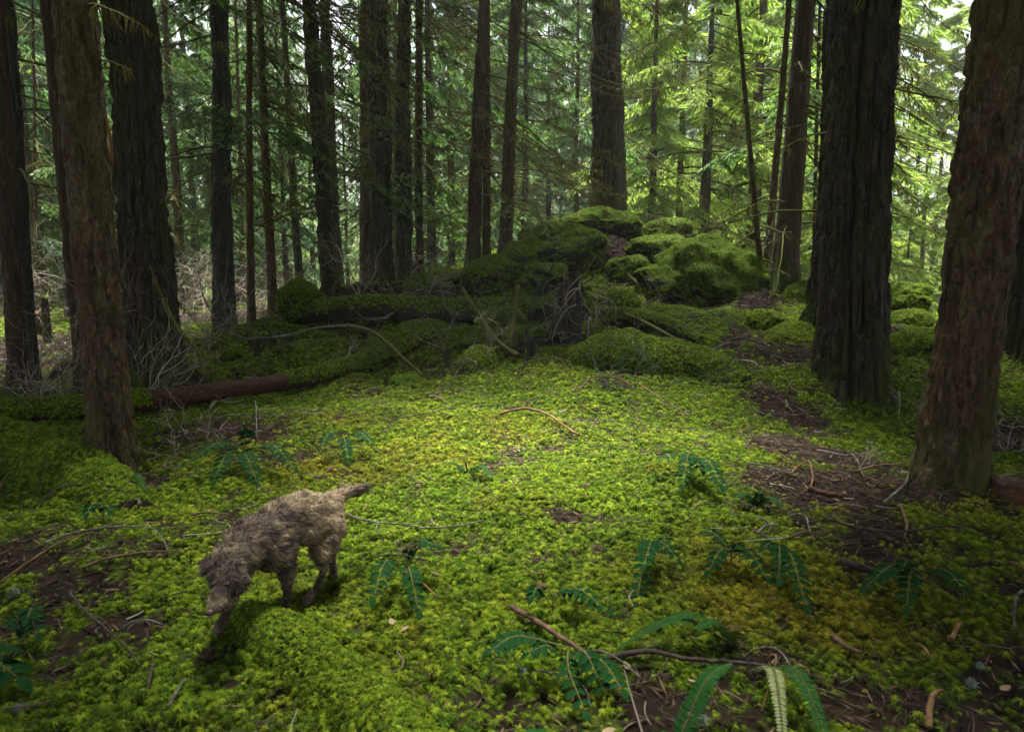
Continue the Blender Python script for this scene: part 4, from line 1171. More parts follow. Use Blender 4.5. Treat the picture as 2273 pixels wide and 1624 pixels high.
def build_stumps():
    rng = np.random.default_rng(71)
    # upturned black stump
    b = on_ground(1278, 748, 10.8, 0)
    root = thing('root_stump', 'black rotten stump with ragged top and wiry roots below the knoll', 'stump', b)
    V, q, t = jag_stump(.25, 1.3, 7, 'darkwood', 80, 50, 1.8, .75, (-.08, 0))
    link('wood', Geo().add(V, q, t).mesh('wood', M['darkwood']), root)
    P = []
    for k in range(34):
        a = rng.uniform(-3.3, .2); z0 = rng.uniform(.2, .9)
        p0 = np.array([math.cos(a) * .33, math.sin(a) * .33, z0])
        p1 = p0 * [1.4, 1.4, 1] + rng.normal(0, .12, 3) + [0, 0, -.12]
        p2 = p1 + [rng.normal(0, .2), rng.normal(-.05, .1), -rng.uniform(.1, .5)]
        p3 = p2 + [rng.normal(0, .25), 0, rng.uniform(-.2, .1)]
        P.append(smooth_path([p0, p1, p2, p3], 9))
    P = np.array(P); v, q = tubes(P, np.linspace(.010, .003, 9)[None] * rng.uniform(.6, 1.3, (len(P), 1)), 4)
    link('roots', Geo().add(v, q).mesh('roots', M['twig'], True), root)['kind'] = 'stuff'
    V, q, t = jag_stump(.25, 1.3, 7, 'darkwood', 80, 50, 1.8, .75, (-.08, 0))
    F = np.concatenate([q[:, [0, 1, 2]], q[:, [0, 2, 3]]])
    right = V[F].mean(1)[:, 0] > .05
    g = Geo().add(*moss_on(V, F[right], 1800, .04, 6, rng, .30, 0, .15, 3))
    link('moss', g.mesh('moss', M['moss_dark'], False), root)
    for (u, v, D, r, h, seed, mat, jag, lab, lean) in [
        (1655, 880, 7.8, .055, .17, 8, 'darkwood', .6, 'tiny dark jagged snag on a moss cushion beside the path', (0, 0)),
        (1172, 800, 9.6, .085, .42, 9, 'darkwood', .5, 'short upright rotten stub with a mossy top right of the domed stump', (.1, 0)),
        (2232, 1135, 4.2, .13, .20, 10, 'cutwood', .45, 'red-brown broken stump at the right edge by the near leaning trunk', (.15, 0)),
        (787, 790, 9.9, .055, .42, 12, 'branch', .5, 'upright mossy stub carrying the hooked mossy branch', (0, 0)),
        (1410, 752, 9.9, .035, .52, 13, 'darkwood', .4, 'thin dark upright snag right of the black stump', (.06, 0)),
        (108, 760, 12.0, .06, 1.0, 14, 'branch', .3, 'thin mossy snag in the left gap between the edge trunks', (0, 0)),
        (88, 745, 13.0, .13, .55, 15, 'cutwood', .3, 'squat cut stump low in the left gap', (0, 0))]:
        b = on_ground(u, v, D, 0)
        V, q, t = jag_stump(r, h, seed, mat, 24, 18, 1.35, jag, lean)
        root = thing('snag' if r < .1 else 'stump', lab, 'snag' if r < .1 else 'stump', b)
        link('wood', Geo().add(V, q, t).mesh('wood', M[mat]), root)
        F = np.concatenate([q[:, [0, 1, 2]], q[:, [0, 2, 3]]])
        if mat != 'cutwood':
            g = Geo().add(*moss_on(V, F, 2500, .022, 5, rng, .35, 0, .2, seed))
            link('moss', g.mesh('moss', M['moss_dark'], False), root)
    # pale leaning pole behind the red-brown trunk
    for pts, rad, mat, lab, nm in [
        ([at(146, 640, 10.5), at(162, 672, 10.4), at(185, 705, 10.3)], [.055, .06, .06], 'stick_grey', 'pale lichen-grey broken pole leaning behind the scarred trunk', 'leaning_pole'),
        ([at(185, 795, 9.6), at(140, 810, 9.7), at(108, 850, 9.8)], [.07, .075, .08], 'branch', 'dark mossy leaning limb left of the scarred trunk', 'leaning_limb'),
        ([at(333, 590, 8.4), at(360, 660, 8.2), at(400, 735, 8.0), at(440, 780, 7.95), at(455, 838, 7.9)], [.007, .012, .018, .022, .024], 'branch', 'mossy limb arching down in front of the thick dark trunk', 'leaning_limb'),
        ([at(1027, 640, 10.2), at(1065, 700, 9.9), at(1105, 757, 9.6), at(1150, 790, 9.4)], [.022, .027, .03, .035], 'branch', 'dark pole with mossy foot leaning left of the black stump', 'leaning_pole'),
        ([at(1150, 632, 10.0), at(1140, 720, 9.9), at(1128, 790, 9.8)], [.03, .04, .05], 'branch', 'mossy upright rotten limb in front of the long level log', 'leaning_limb'),
        ([at(1385, 695, 10.6), at(1440, 720, 10.3), at(1530, 770, 9.8)], [.026, .03, .02], 'branch', 'straight mossy limb lying along the sloping log', 'leaning_limb'),
        ([at(770, 722, 9.8), at(830, 738, 9.7), at(890, 790, 9.4), at(940, 835, 9.2)], [.036, .026, .02, .012], 'branch', 'hooked mossy branch reaching from its stub down right', 'hooked_branch'),
        ([at(440, 600, 8.8), at(452, 660, 8.7), at(490, 720, 8.7), at(540, 750, 8.8), at(630, 745, 9.0), at(700, 728, 9.3), at(775, 722, 9.7)], [.006, .009, .011, .013, .015, .017, .018], 'stick_grey', 'long pale bent branch sagging in front of the flared trunk', 'bent_branch'),
        ([at(2105, 765, 7.9), at(2070, 850, 7.6), at(2100, 905, 7.3), at(2140, 960, 7.1)], [.03, .04, .04, .03], 'branch', 'mossy root arch between the two right trunks', 'root_arch'),
        ([at(1395, 610, 12.9), at(1420, 640, 12.7), at(1432, 690, 12.6)], [.03, .04, .04], 'branch', 'mossy root curling down the rock above the black stump', 'root_arch'),
        ([at(390, 785, 10.6), at(430, 795, 10.4), at(500, 815, 10.3)], [.04, .045, .04], 'branch', 'short mossy limb on the ground right of the thick dark trunk', 'leaning_limb'),
        ([at(285, 690, 8.6), at(330, 690, 8.9), at(370, 740, 9.0)], [.010, .010, .007], 'twig', 'thin bare curved twig before the thick dark trunk', 'bare_twig')]:
        P = smooth_path(pts, 28)
        rr = np.interp(np.linspace(0, 1, 28), np.linspace(0, 1, len(rad)), rad) * (1 + .35 * (fbm(P * 9, 3, 5) - .5))
        c = P.mean(0)
        v, q, t = tube(P - c, rr, 9)
        root = thing(nm, lab, 'branch', c)
        link('wood', Geo().add(v, q, t).mesh('wood', M[mat]), root)
        if mat == 'branch' and max(rad) > .02:
            i = rng.integers(0, 27, 260)
            V, T = strands((P - c)[i] + rng.normal(0, .012, (260, 3)), .07, rng, .007)
            link('hanging_moss', Geo().add(V, None, T).mesh('hanging_moss', M['hangmoss'], False), root)['kind'] = 'stuff'

# ------------------------------------------------------------------ sticks lying about: pixel paths on the floor
STICKS = [
 ([(1272, 878), (1300, 866), (1340, 862), (1390, 875), (1440, 893), (1490, 920), (1530, 935)], .014, 'stick_brown', 'long arched twiggy branch lying on the moss hump', .10, 6),
 ([(1108, 928), (1150, 925), (1200, 932), (1245, 957), (1285, 978)], .020, 'stick_tan', 'curved stick with an orange peeled middle, centre of the clearing', .03, 0),
 ([(768, 1150), (775, 1160), (800, 1172), (860, 1183), (930, 1192), (990, 1190), (1030, 1183), (1072, 1168)], .0075, 'stick_grey', 'long thin white curved twig right behind the dog', .02, 2),
 ([(1140, 1370), (1180, 1405), (1230, 1440), (1290, 1478), (1330, 1500)], .016, 'stick_brown', 'dark stick with a red broken end between the leafy sprigs', .03, 0),
 ([(1340, 1490), (1420, 1480), (1500, 1492), (1600, 1500), (1720, 1505)], .014, 'stick_dark', 'dark log-like stick behind the big sword fern', .02, 1),
 ([(1290, 1470), (1330, 1490), (1380, 1515), (1425, 1532)], .006, 'stick_grey', 'grey lichen-spotted twig crossing the leafy sprigs', .05, 0),
 ([(1190, 1510), (1230, 1535), (1290, 1560), (1310, 1590)], .0045, 'stick_grey', 'thin grey twig below the leafy sprigs', .04, 1),
 ([(278, 1095), (298, 1112), (310, 1140)], .022, 'stick_grey', 'short thick white-blotched stick chunk on end of the left mossy log', .03, 0),
 ([(100, 1222), (150, 1208), (220, 1196), (280, 1192), (335, 1195), (362, 1215), (372, 1240)], .007, 'stick_grey', 'long lichen-white curved twig in front of the left mossy log', .02, 1),
 ([(180, 1280), (250, 1262), (320, 1250), (400, 1240)], .009, 'stick_brown', 'reddish stick lying straight left of the dog', .02, 0),
 ([(160, 1330), (165, 1355), (200, 1395), (240, 1430), (280, 1465), (310, 1500)], .008, 'stick_dark', 'dark slanting stick in the lower left moss', .03, 2),
 ([(0, 1312), (60, 1280), (130, 1235), (200, 1200)], .007, 'stick_tan', 'straight tan stick running off the left edge', .03, 0),
 ([(265, 1420), (310, 1410), (360, 1405)], .006, 'stick_grey', 'short grey stick left of the dog, level', .03, 0),
 ([(90, 1140), (130, 1130), (190, 1120), (262, 1110)], .007, 'stick_dark', 'thin dark twig over the end of the left mossy log', .10, 2),
 ([(-10, 1100), (60, 1050), (120, 990), (170, 925)], .006, 'stick_brown', 'long thin upright-leaning twig before the left mossy log', .30, 0),
 ([(425, 1157), (470, 1160), (520, 1162)], .009, 'stick_brown', 'short brown stick behind the dog', .02, 0),
 ([(520, 1042), (600, 1030), (700, 1020)], .006, 'stick_dark', 'thin dark twig left of the yellow-green moss patch', .03, 1),
 ([(468, 942), (540, 938), (640, 935)], .009, 'stick_grey', 'grey straight stick in front of the red-brown log', .04, 1),
 ([(390, 1000), (440, 970), (480, 950), (530, 925)], .007, 'stick_dark', 'dark slanting twig before the red-brown log', .08, 2),
 ([(563, 905), (570, 930), (572, 985)], .009, 'stick_grey', 'upright thin grey twig stuck in the moss', .10, 0),
 ([(370, 880), (378, 860), (382, 838)], .011, 'stick_tan', 'short pale upright stick in front of the thick dark trunk', .06, 0),
 ([(860, 945), (900, 940), (960, 925)], .008, 'stick_dark', 'short dark twig at the far edge of the clearing', .02, 0),
 ([(955, 888), (990, 905)], .016, 'stick_brown', 'stubby brown stick end in the middle moss', .02, 0),
 ([(1620, 765), (1660, 768), (1715, 785)], .028, 'stick_dark', 'black curved limb lying across the path', .04, 0),
 ([(1560, 810), (1600, 780), (1650, 770), (1690, 790), (1750, 805)], .010, 'stick_grey', 'thin pale forked branch over the path', .06, 2),
 ([(1780, 870), (1830, 880), (1880, 895)], .016, 'stick_dark', 'dark root-like stick in the brown path', .02, 0),
 ([(1700, 930), (1770, 935), (1830, 925), (1860, 890)], .006, 'stick_grey', 'thin grey twig bending up beside the biggest trunk', .04, 1),
 ([(1660, 1040), (1720, 1060), (1790, 1080)], .007, 'stick_grey', 'thin grey twig at the moss edge left of the path', .03, 1),
 ([(1755, 1062), (1790, 1040), (1800, 1065), (1798, 1095), (1775, 1110)], .009, 'stick_tan', 'hooked tan stick on bare ground left of the near right trunk', .02, 0),
 ([(1900, 1060), (1960, 1052), (2015, 1040)], .012, 'stick_tan', 'tan mossy stick pointing at the near right trunk', .03, 0),
 ([(1960, 1130), (1990, 1110), (2010, 1085), (2022, 1060)], .011, 'stick_grey', 'whitish curved stick at the foot of the near right trunk', .02, 2),
 ([(1880, 1010), (1900, 1040), (1915, 1070)], .007, 'stick_grey', 'short thin grey twig on the bare ground', .03, 0),
 ([(1795, 1105), (1868, 1122)], .030, 'redwood', 'broken red-brown wood chunk on the bare ground', .0, 0),
 ([(1660, 1000), (1720, 1020), (1760, 1042)], .006, 'stick_brown', 'thin brown twig along the moss edge', .03, 0),
 ([(1680, 1200), (1700, 1190), (1725, 1182)], .010, 'stick_grey', 'short white stick right of the moss clearing', .02, 0),
 ([(1755, 1158), (1785, 1172), (1798, 1200)], .008, 'stick_grey', 'small pale bent twig right of the white stick', .03, 0),
 ([(1750, 1210), (1790, 1205), (1825, 1202)], .008, 'stick_brown', 'short red-brown stick below the small bent twig', .02, 0),
 ([(1830, 1165), (1900, 1195), (1980, 1210), (2060, 1195), (2135, 1185)], .010, 'stick_dark', 'long dark curved branch in front of the near right trunk', .03, 2),
 ([(1995, 1140), (2005, 1170), (2010, 1215)], .014, 'stick_tan', 'lichen-crusted tan stick standing out of the litter', .02, 0),
 ([(1870, 1270), (1920, 1285), (1970, 1290)], .024, 'stick_dark', 'black charred-looking branch piece lower right', .0, 0),
 ([(1860, 1255), (1910, 1285), (1980, 1310), (2040, 1318)], .006, 'stick_grey', 'thin white forked twig beside the black branch piece', .04, 2),
 ([(2300, 1330), (2262, 1350), (2245, 1380), (2248, 1420)], .010, 'stick_grey', 'white bow-shaped twig at the right edge', .05, 0),
 ([(2240, 1270), (2260, 1285), (2290, 1300)], .013, 'stick_tan', 'tan stick at the right edge above the white bow', .02, 0),
 ([(2113, 1440), (2125, 1410), (2132, 1408)], .012, 'stick_tan', 'short pale tan stick in the lower right moss', .01, 0),
 ([(2030, 1450), (2052, 1468), (2068, 1485)], .009, 'stick_tan', 'small tan twig below the pale tan stick', .01, 0),
 ([(2055, 1640), (2070, 1590), (2090, 1555)], .014, 'stick_tan', 'peeled orange-tan stick at the lower right edge', .02, 0),
 ([(1840, 1432), (1870, 1455), (1910, 1472)], .016, 'stick_brown', 'worn brown stick right of the ferns', .0, 0),
 ([(1700, 1490), (1720, 1530), (1690, 1600)], .005, 'stick_tan', 'thin orange fern stalk between the sword ferns', .08, 0),
 ([(1650, 1480), (1720, 1500), (1770, 1540)], .006, 'stick_grey', 'grey arching twig above the right sword fern', .07, 1),
 ([(895, 1290), (920, 1305), (968, 1345)], .008, 'stick_tan', 'tan bent twig at the foot of the near leafy sprig', .02, 0),
 ([(830, 1252), (880, 1256), (960, 1262)], .006, 'stick_dark', 'dark thin twig behind the near leafy sprig', .02, 1),
 ([(330, 1560), (345, 1500), (330, 1470)], .006, 'stick_dark', 'thin dark twig at the lower left', .03, 1),
 ([(378, 1590), (400, 1560), (415, 1530)], .007, 'stick_grey', 'lichen-white stick near the bottom left', .02, 0),
 ([(2050, 960), (2090, 1010), (2120, 1040)], .020, 'stick_dark', 'dark broken limb half behind the near right trunk', .04, 0),
 ([(2195, 950), (2230, 985), (2262, 1010)], .022, 'stick_dark', 'dark limb on the ground at the right edge', .02, 0),
 ([(2190, 1110), (2230, 1080), (2290, 1065)], .008, 'stick_grey', 'thin grey twig above the right edge stump', .05, 1),
 ([(60, 870), (110, 885), (200, 880)], .012, 'stick_grey', 'pale stick on the ground before the blue-grey trunk', .06, 1),
 ([(0, 820), (80, 800), (150, 790), (215, 800)], .012, 'stick_grey', 'long pale dead branch across the left edge trunks', .30, 3),
 ([(1000, 870), (1040, 830), (1090, 800)], .010, 'stick_dark', 'dark slanting twig left of the domed stump', .2, 2),
 ([(960, 700), (1010, 690), (1060, 682)], .014, 'stick_grey', 'bleached bent sticks lying over the long level log', .25, 2),
]

def build_sticks():
    rng = np.random.default_rng(81)
    for pts, r, mat, lab, up, tw in STICKS:
        G = [ground(u, v) for u, v in pts]
        G = np.array(G)
        n = max(14, 5 * len(G))
        P = smooth_path(G, n)
        s = np.linspace(0, 1, n)
        lie = hgt(P[:, 0], P[:, 1])
        if up >= .28:   # propped up: keep it on the sight line's plane, rising at the far end
            P[:, 2] = lie + r + up * s ** .8 * (1.2)
        else:
            P[:, 2] = lie + r * .8 + .034 + .004 * np.hypot(P[:, 0], P[:, 1]) * 0 + up * np.sin(np.pi * s) ** .8
        P = P + np.stack([fbm(P * 7 + k * 13.1 + up, 3, 17 + k) - .5 for k in range(3)], 1) * np.array([1, 1, .5]) * min(.06, 2.2 * r)
        rr = r * .8 * (1 - .45 * s) * (1 + .3 * (fbm(P * 12, 3, 7) - .5))
        c = P.mean(0)
        root = thing('stick' if r > .012 else 'twig', lab, 'stick' if r > .012 else 'twig', c)
        v, q, t = tube(P - c, rr, 8)
        link('wood', Geo().add(v, q, t).mesh('wood', M[mat]), root)
        for k in range(tw):
            i = rng.integers(n // 4, n - 2)
            d = unit((P[i + 1] - P[i]) / np.linalg.norm(P[i + 1] - P[i]) + np.array([rng.normal(0, .7), rng.normal(0, .7), rng.uniform(.0, .35)]))
            L = np.linalg.norm(P[-1] - P[0]) * rng.uniform(.15, .4)
            tt = np.linspace(0, 1, 6)[:, None]
            b = P[i] + d * L * tt + rng.normal(0, .012, (6, 3)) * tt
            b[:, 2] = np.maximum(b[:, 2], hgt(b[:, 0], b[:, 1]) + .012)
            v, q, t = tube(b - c, rr[i] * .55 * (1 - .7 * tt[:, 0]), 5)
            link('side_twig', Geo().add(v, q, t).mesh('side_twig', M[mat]), root)

def build_litter():
    rng = np.random.default_rng(91)
    g = Geo()
    n = 9000
    y = np.sqrt(rng.uniform(1.3 ** 2, 13 ** 2, n)); x = rng.uniform(-1, 1, n) * (.8 * y + 1.0)
    keep = rng.uniform(0, 1, n) < .10 + .9 * (1 - moss_cover(x, y))
    x, y = x[keep], y[keep]
    n = len(x)
    L = rng.gamma(2.0, .055, n) + .05
    a = rng.uniform(0, 6.28, n)
    s = np.linspace(-.5, .5, 5)
    bend = rng.normal(0, .22, n)
    px_ = x[:, None] + L[:, None] * (np.cos(a)[:, None] * s - np.sin(a)[:, None] * bend[:, None] * (s * s * 4))
    py_ = y[:, None] + L[:, None] * (np.sin(a)[:, None] * s + np.cos(a)[:, None] * bend[:, None] * (s * s * 4))
    pz = hgt(px_.ravel(), py_.ravel()).reshape(px_.shape) + .012 + rng.uniform(0, .035, (n, 1)) + L[:, None] * rng.normal(0, .08, (n, 1)) * s
    r = rng.uniform(.0012, .0038, (n, 1)) * (1 + y[:, None] / 12) * np.linspace(1, .5, 5)[None]
    v, q = tubes(np.stack([px_, py_, pz], -1), r, 4)
    g.add(v, q)
    tag(link('twig_litter', g.mesh('twig_litter', M['litter'])), 'fine fallen twigs scattered over moss and bare ground', 'litter', kind='stuff')
    g = Geo()
    n = 300000
    y = np.sqrt(rng.uniform(1.3 ** 2, 18 ** 2, n)); x = rng.uniform(-1, 1, n) * (.8 * y + 1.0)
    mc = moss_cover(x, y)
    keep = rng.uniform(0, 1, n) < np.maximum((1 - mc) ** 1.2, .075 * (y < 9))
    x, y, mc = x[keep], y[keep], mc[keep]; n = len(x)
    z = hgt(x, y) + rng.uniform(.002, .022, n) + .026 * mc
    P = np.stack([x, y, z], 1)
    a = rng.uniform(0, 6.28, n); d = np.stack([np.cos(a), np.sin(a), rng.normal(0, .25, n)], 1)
    L = rng.uniform(.015, .05, n)[:, None]; W = (rng.uniform(.0012, .004, n) * (1 + y / 8))[:, None]
    sd = np.stack([-np.sin(a), np.cos(a), rng.normal(0, .4, n)], 1)
    V = np.stack([P - d * L, P + sd * W, P + d * L, P - sd * W], 1).reshape(-1, 3)
    g.add(V, np.arange(n * 4).reshape(-1, 4))
    tag(link('needle_litter', g.mesh('needle_litter', M['needles'], False)), 'brown fallen needles and chips on the bare ground', 'litter', kind='stuff')

# ------------------------------------------------------------------ small plants
def leaflet(L, W, n=5, fold=.18, droop=.2, spiny=True):
    """ovate leaflet along +x, folded on its midrib"""
    s = np.linspace(0, 1, n + 1)
    w = W * np.sin(np.pi * np.clip(s, 0, 1) ** .75) ** .8
    if spiny: w[1:-1] *= 1 + .10 * np.array([(-1) ** k for k in range(n - 1)])
    z = -droop * L * s ** 2
    mid = np.stack([s * L, 0 * s, z], 1)
    lf = np.stack([s * L, w, z + fold * w], 1); rt = np.stack([s * L, -w, z + fold * w], 1)
    V = np.concatenate([mid, lf, rt]); m = n + 1
    q = [(i, i + 1, m + i + 1, m + i) for i in range(n)] + [(i + 1, i, 2 * m + i, 2 * m + i + 1) for i in range(n)]
    return V, np.array(q)

def frame(d, up=(0, 0, 1), roll=0.0):
    d = unit(d); s = unit(np.cross(up, d)); u = np.cross(d, s)
    if roll: s, u = s * math.cos(roll) + u * math.sin(roll), u * math.cos(roll) - s * math.sin(roll)
    return np.stack([d, s, u], 0)

def pinnate_leaf(path, rng, pairs=6, L=.05, W=.018, start=.25, terminal=True):
    """stalk with opposite leaflets: returns Geo of blades, Geo of stalk"""
    gb, gs = Geo(), Geo()
    P = smooth_path(path, 16); s = np.linspace(0, 1, 16)
    v, q, t = tube(P, np.linspace(.003, .0014, 16), 5); gs.add(v, q, t)
    up = np.array([0, 0, 1.0])
    for k in range(pairs):
        u = start + (1 - start) * (k + .2) / pairs
        p = np.array([np.interp(u, s, P[:, c]) for c in range(3)])
        d = unit(np.array([np.interp(min(u + .05, 1), s, P[:, c]) - np.interp(u - .05, s, P[:, c]) for c in range(3)]))
        sd = unit(np.cross(up, d)); un = np.cross(d, sd)
        sc = .75 + .45 * math.sin(math.pi * (k + .8) / (pairs + .6))
        for sg in (-1, 1):
            dv = unit(sd * sg + d * rng.uniform(.25, .45) + un * rng.uniform(-.25, .12))
            V, q = leaflet(L * sc * rng.uniform(.9, 1.1), W * sc)
            gb.add(p + V @ frame(dv, un), q)
    if terminal:
        V, q = leaflet(L * 1.05, W * 1.1); gb.add(P[-1] + V @ frame(P[-1] - P[-2], up), q)
    return gb, gs

GRAPES = [  # foot pixel, list of leaf tips (pixel, height of tip, pairs), size, label
 (905, 1300, [((980, 1200), .17, 6), ((798, 1300), .10, 6), ((900, 1215), .13, 4), ((918, 1385), .03, 6)], .052, 'near leafy sprig with four spread leaves in the bright moss right of the dog'),
 (1260, 1500, [((1065, 1412), .13, 7), ((1195, 1450), .10, 6), ((1385, 1500), .06, 7), ((1350, 1535), .03, 7), ((1320, 1590), .0, 6)], .050, 'widest leafy sprig, dark, lying across the dark stick'),
 (1225, 1370, [((1170, 1325), .09, 4), ((1295, 1325), .08, 5), ((1370, 1365), .04, 4)], .048, 'leafy sprig just behind the widest sprig'),
 (1450, 1250, [((1395, 1265), .09, 4), ((1470, 1205), .12, 4), ((1435, 1330), .03, 6), ((1500, 1250), .06, 4)], .050, 'leafy sprig standing alone in the right half of the moss'),
 (1620, 1270, [((1570, 1260), .05, 6), ((1640, 1210), .12, 5), ((1585, 1165), .10, 4), ((1690, 1260), .06, 5)], .052, 'leafy sprig left of a similar one, right half of the moss'),
 (1720, 1260, [((1690, 1215), .10, 5), ((1785, 1335), .03, 7), ((1765, 1275), .08, 5)], .052, 'leafy sprig drooping right, beside the pale bent twig'),
 (1530, 1050, [((1485, 1015), .10, 4), ((1590, 1080), .03, 6), ((1510, 1055), .06, 4), ((1555, 1030), .09, 3)], .062, 'leafy sprig in the middle distance at the edge of the path'),
 (540, 1040, [((455, 1020), .16, 5), ((470, 1055), .06, 5), ((540, 965), .24, 5), ((640, 1040), .12, 6), ((600, 990), .18, 5), ((560, 1060), .04, 5)], .068, 'bushy leafy sprig right of the scarred trunk'),
 (760, 1000, [((700, 990), .10, 4), ((805, 975), .12, 5), ((780, 1010), .04, 4)], .055, 'small leafy sprig behind the dog in the olive moss'),
 (2030, 1310, [((1945, 1330), .06, 6), ((2010, 1270), .12, 6), ((2130, 1285), .10, 5), ((2060, 1360), .02, 5)], .055, 'dark leafy sprig in the litter below the near right trunk'),
 (60, 1420, [((20, 1400), .06, 4), ((110, 1395), .06, 4), ((45, 1385), .10, 4)], .05, 'leafy sprig near the left edge in the lower moss'),
 (-10, 1540, [((15, 1440), .10, 3), ((25, 1500), .05, 3)], .085, 'large dark leaves cut by the left picture edge'),
 (230, 1165, [((200, 1140), .06, 3), ((250, 1130), .06, 3)], .05, 'tiny leafy sprig on the end of the left mossy log'),
]
def build_plants():
    rng = np.random.default_rng(101)
    for fu, fv, leaves, size, lab in GRAPES:
        f = ground(fu, fv)
        root = thing('leafy_sprig', lab, 'plant', f)
        top = np.array([0, 0, .09 + .5 * size])
        v, q, t = tube(np.array([[0, 0, -.02], top * .6 + [.004, 0, 0], top]), [.004, .0035, .003], 6)
        link('stem', Geo().add(v, q, t).mesh('stem', M['grape_stem']), root)
        for (tu, tv), hz, pairs in leaves:
            # tip: along the sight ray of that pixel, at that height above the floor
            d = ray(tu, tv); zt = f[2] + hz + .045
            tlen = (zt - CAM_H) / d[2]
            tip = np.array([0, 0, CAM_H]) + d * tlen - f
            tip = tip + rng.normal(0, .12, 3) * np.linalg.norm(tip) * [1, 1, .4]
            if np.linalg.norm(tip) > size * 9: tip = tip / np.linalg.norm(tip) * size * 9
            mid = (top + tip) / 2 + np.array([0, 0, .17 * np.linalg.norm(tip - top) * (1 if hz > .02 else .7)])
            pairs = max(pairs, int(np.linalg.norm(tip) / (size * .80)))
            gb, gs = pinnate_leaf([top * rng.uniform(.35, 1.0), mid + rng.normal(0, .06, 3) * np.linalg.norm(tip), tip], rng, pairs, size * .9, size * .24, .22)
            o = link('leaf', gb.mesh('leaf', M['grape'], False), root)
            link('stalk', gs.mesh('stalk', M['grape_stem']), o)
    # sword ferns
    def fern(lab, foot, fronds, mat='fern'):
        f = ground(*foot)
        root = thing('sword_fern', lab, 'fern', f)
        for (tu, tv), hz, W, mt in fronds:
            d = ray(tu, tv); tip = np.array([0, 0, CAM_H]) + d * ((f[2] + hz + .04 - CAM_H) / d[2]) - f
            L = np.linalg.norm(tip)
            mid = tip * .5 + np.array([0, 0, .24 * L])
            P = smooth_path([np.array([0, 0, .0]), mid, tip], 60); s = np.linspace(0, 1, 60)
            gb, gs = Geo(), Geo()
            v, q, t = tube(P, np.linspace(.0032, .001, 60), 5); gs.add(v, q, t)
            for k in range(4, 59):
                u = s[k]; dd = unit(P[min(k + 1, 59)] - P[k - 1]); sd = unit(np.cross([0, 0, 1.0], dd)); un = np.cross(dd, sd)
                w = W * (1 - u) ** .55 * min(1, u * 5 + .35)
                for sg in (-1, 1):
                    dv = unit(sd * sg + dd * rng.uniform(.18, .32) + un * rng.uniform(-.15, .1))
                    V, q = leaflet(w * rng.uniform(.9, 1.05), .0040 * (1.0 + .5 * L), 3, .12, .12, False)
                    gb.add(P[k] + V @ frame(dv, un), q)
            o = link('frond', gb.mesh('frond', M[mt], False), root)
            link('stalk', gs.mesh('stalk', M['fern_stem']), o)
            if mt == 'fern_pale': o['label'] = 'pale frond turned underside up'
            if mt == 'fern_dead': o['label'] = 'rust-brown dead frond'
    fern('sword fern with a broad arching frond at the bottom edge', (1500, 1660), [((1625, 1470), .14, .055, 'fern'), ((1470, 1700), .10, .052, 'fern')])
    fern('sword fern with one pale frond at the bottom edge, right of the arching one', (1690, 1490), [((1860, 1700), .05, .056, 'fern'), ((1745, 1690), .03, .048, 'fern_pale')])
    fern('sword fern with dark fronds lying left behind the arching frond', (1640, 1440), [((1365, 1440), .03, .05, 'fern'), ((1450, 1385), .10, .06, 'fern'), ((1540, 1395), .12, .055, 'fern')])
    fern('small fern seedling clump beyond the leafy sprigs', (1040, 1055), [((985, 1030), .04, .05, 'fern'), ((1095, 1060), .03, .05, 'fern'), ((1030, 1020), .08, .05, 'fern')])
    fern('small dark fern clump beside the near right trunk', (1680, 1125), [((1630, 1105), .06, .055, 'fern'), ((1735, 1120), .05, .055, 'fern'), ((1690, 1095), .09, .05, 'fern')])
    fern('small fern clump at the foot of the scarred trunk', (280, 1085), [((225, 1090), .05, .05, 'fern'), ((330, 1105), .04, .05, 'fern'), ((270, 1060), .10, .05, 'fern')])
    fern('fern cut by the lower right edge of the leafy litter', (1280, 1690), [((1120, 1640), .02, .05, 'fern'), ((1290, 1610), .08, .05, 'fern')])
    # dry leaves, cones, lichen tufts
    for k, (u, v, L, lab) in enumerate([(898, 1412, .045, 'large pale dry leaf in front of the near leafy sprig'), (870, 1395, .035, 'small dry leaf behind the large pale dry leaf'), (1535, 1530, .04, 'dry leaf between leafy sprigs and fern'), (1350, 1645, .05, 'long dry leaf at the bottom edge'),
                                        (1390, 1495, .035, 'yellow leaf under the widest leafy sprig'), (1325, 1272, .03, 'pale dry leaf alone in the moss'), (2230, 1545, .04, 'dry leaf in the lower right corner moss')]):
        p = ground(u, v); V, q = leaflet(L, L * .38, 6, .25, -.25, False)
        V = V @ frame([math.cos(k * 2.1), math.sin(k * 2.1), .15])
        o = link('fallen_leaf', Geo().add(V - V.mean(0), q).mesh('fallen_leaf', M['deadleaf']))
        o.location = (p[0], p[1], p[2] + .035)
        tag(o, lab, 'leaf')
    for k, (u, v, lab) in enumerate([(1195, 1318, 'brown fir cone in the bright moss above the leafy sprigs'), (735, 1052, 'brown fir cone behind the dog'), (1300, 1090, 'brown fir cone in the far half of the moss')]):
        p = ground(u, v); g = Geo()
        for i in range(11):
            zz = i / 10; r_ = .017 * math.sin(math.pi * (zz * .85 + .12)) + .002
            for j in range(7):
                a = j * .9 + i * .55
                V, q = leaflet(.016, .007, 2, .3, -.3, False)
                g.add(np.array([zz * .06 - .03, math.cos(a) * r_ * .6, math.sin(a) * r_ * .6]) + V @ frame([.7, math.cos(a), math.sin(a)], (1, .01, 0)), q)
        o = link('fir_cone', g.mesh('fir_cone', M['cone'], False)); o.location = (p[0], p[1], p[2] + .035); o.rotation_euler = (0, 0, k * 1.3)
        tag(o, lab, 'cone')
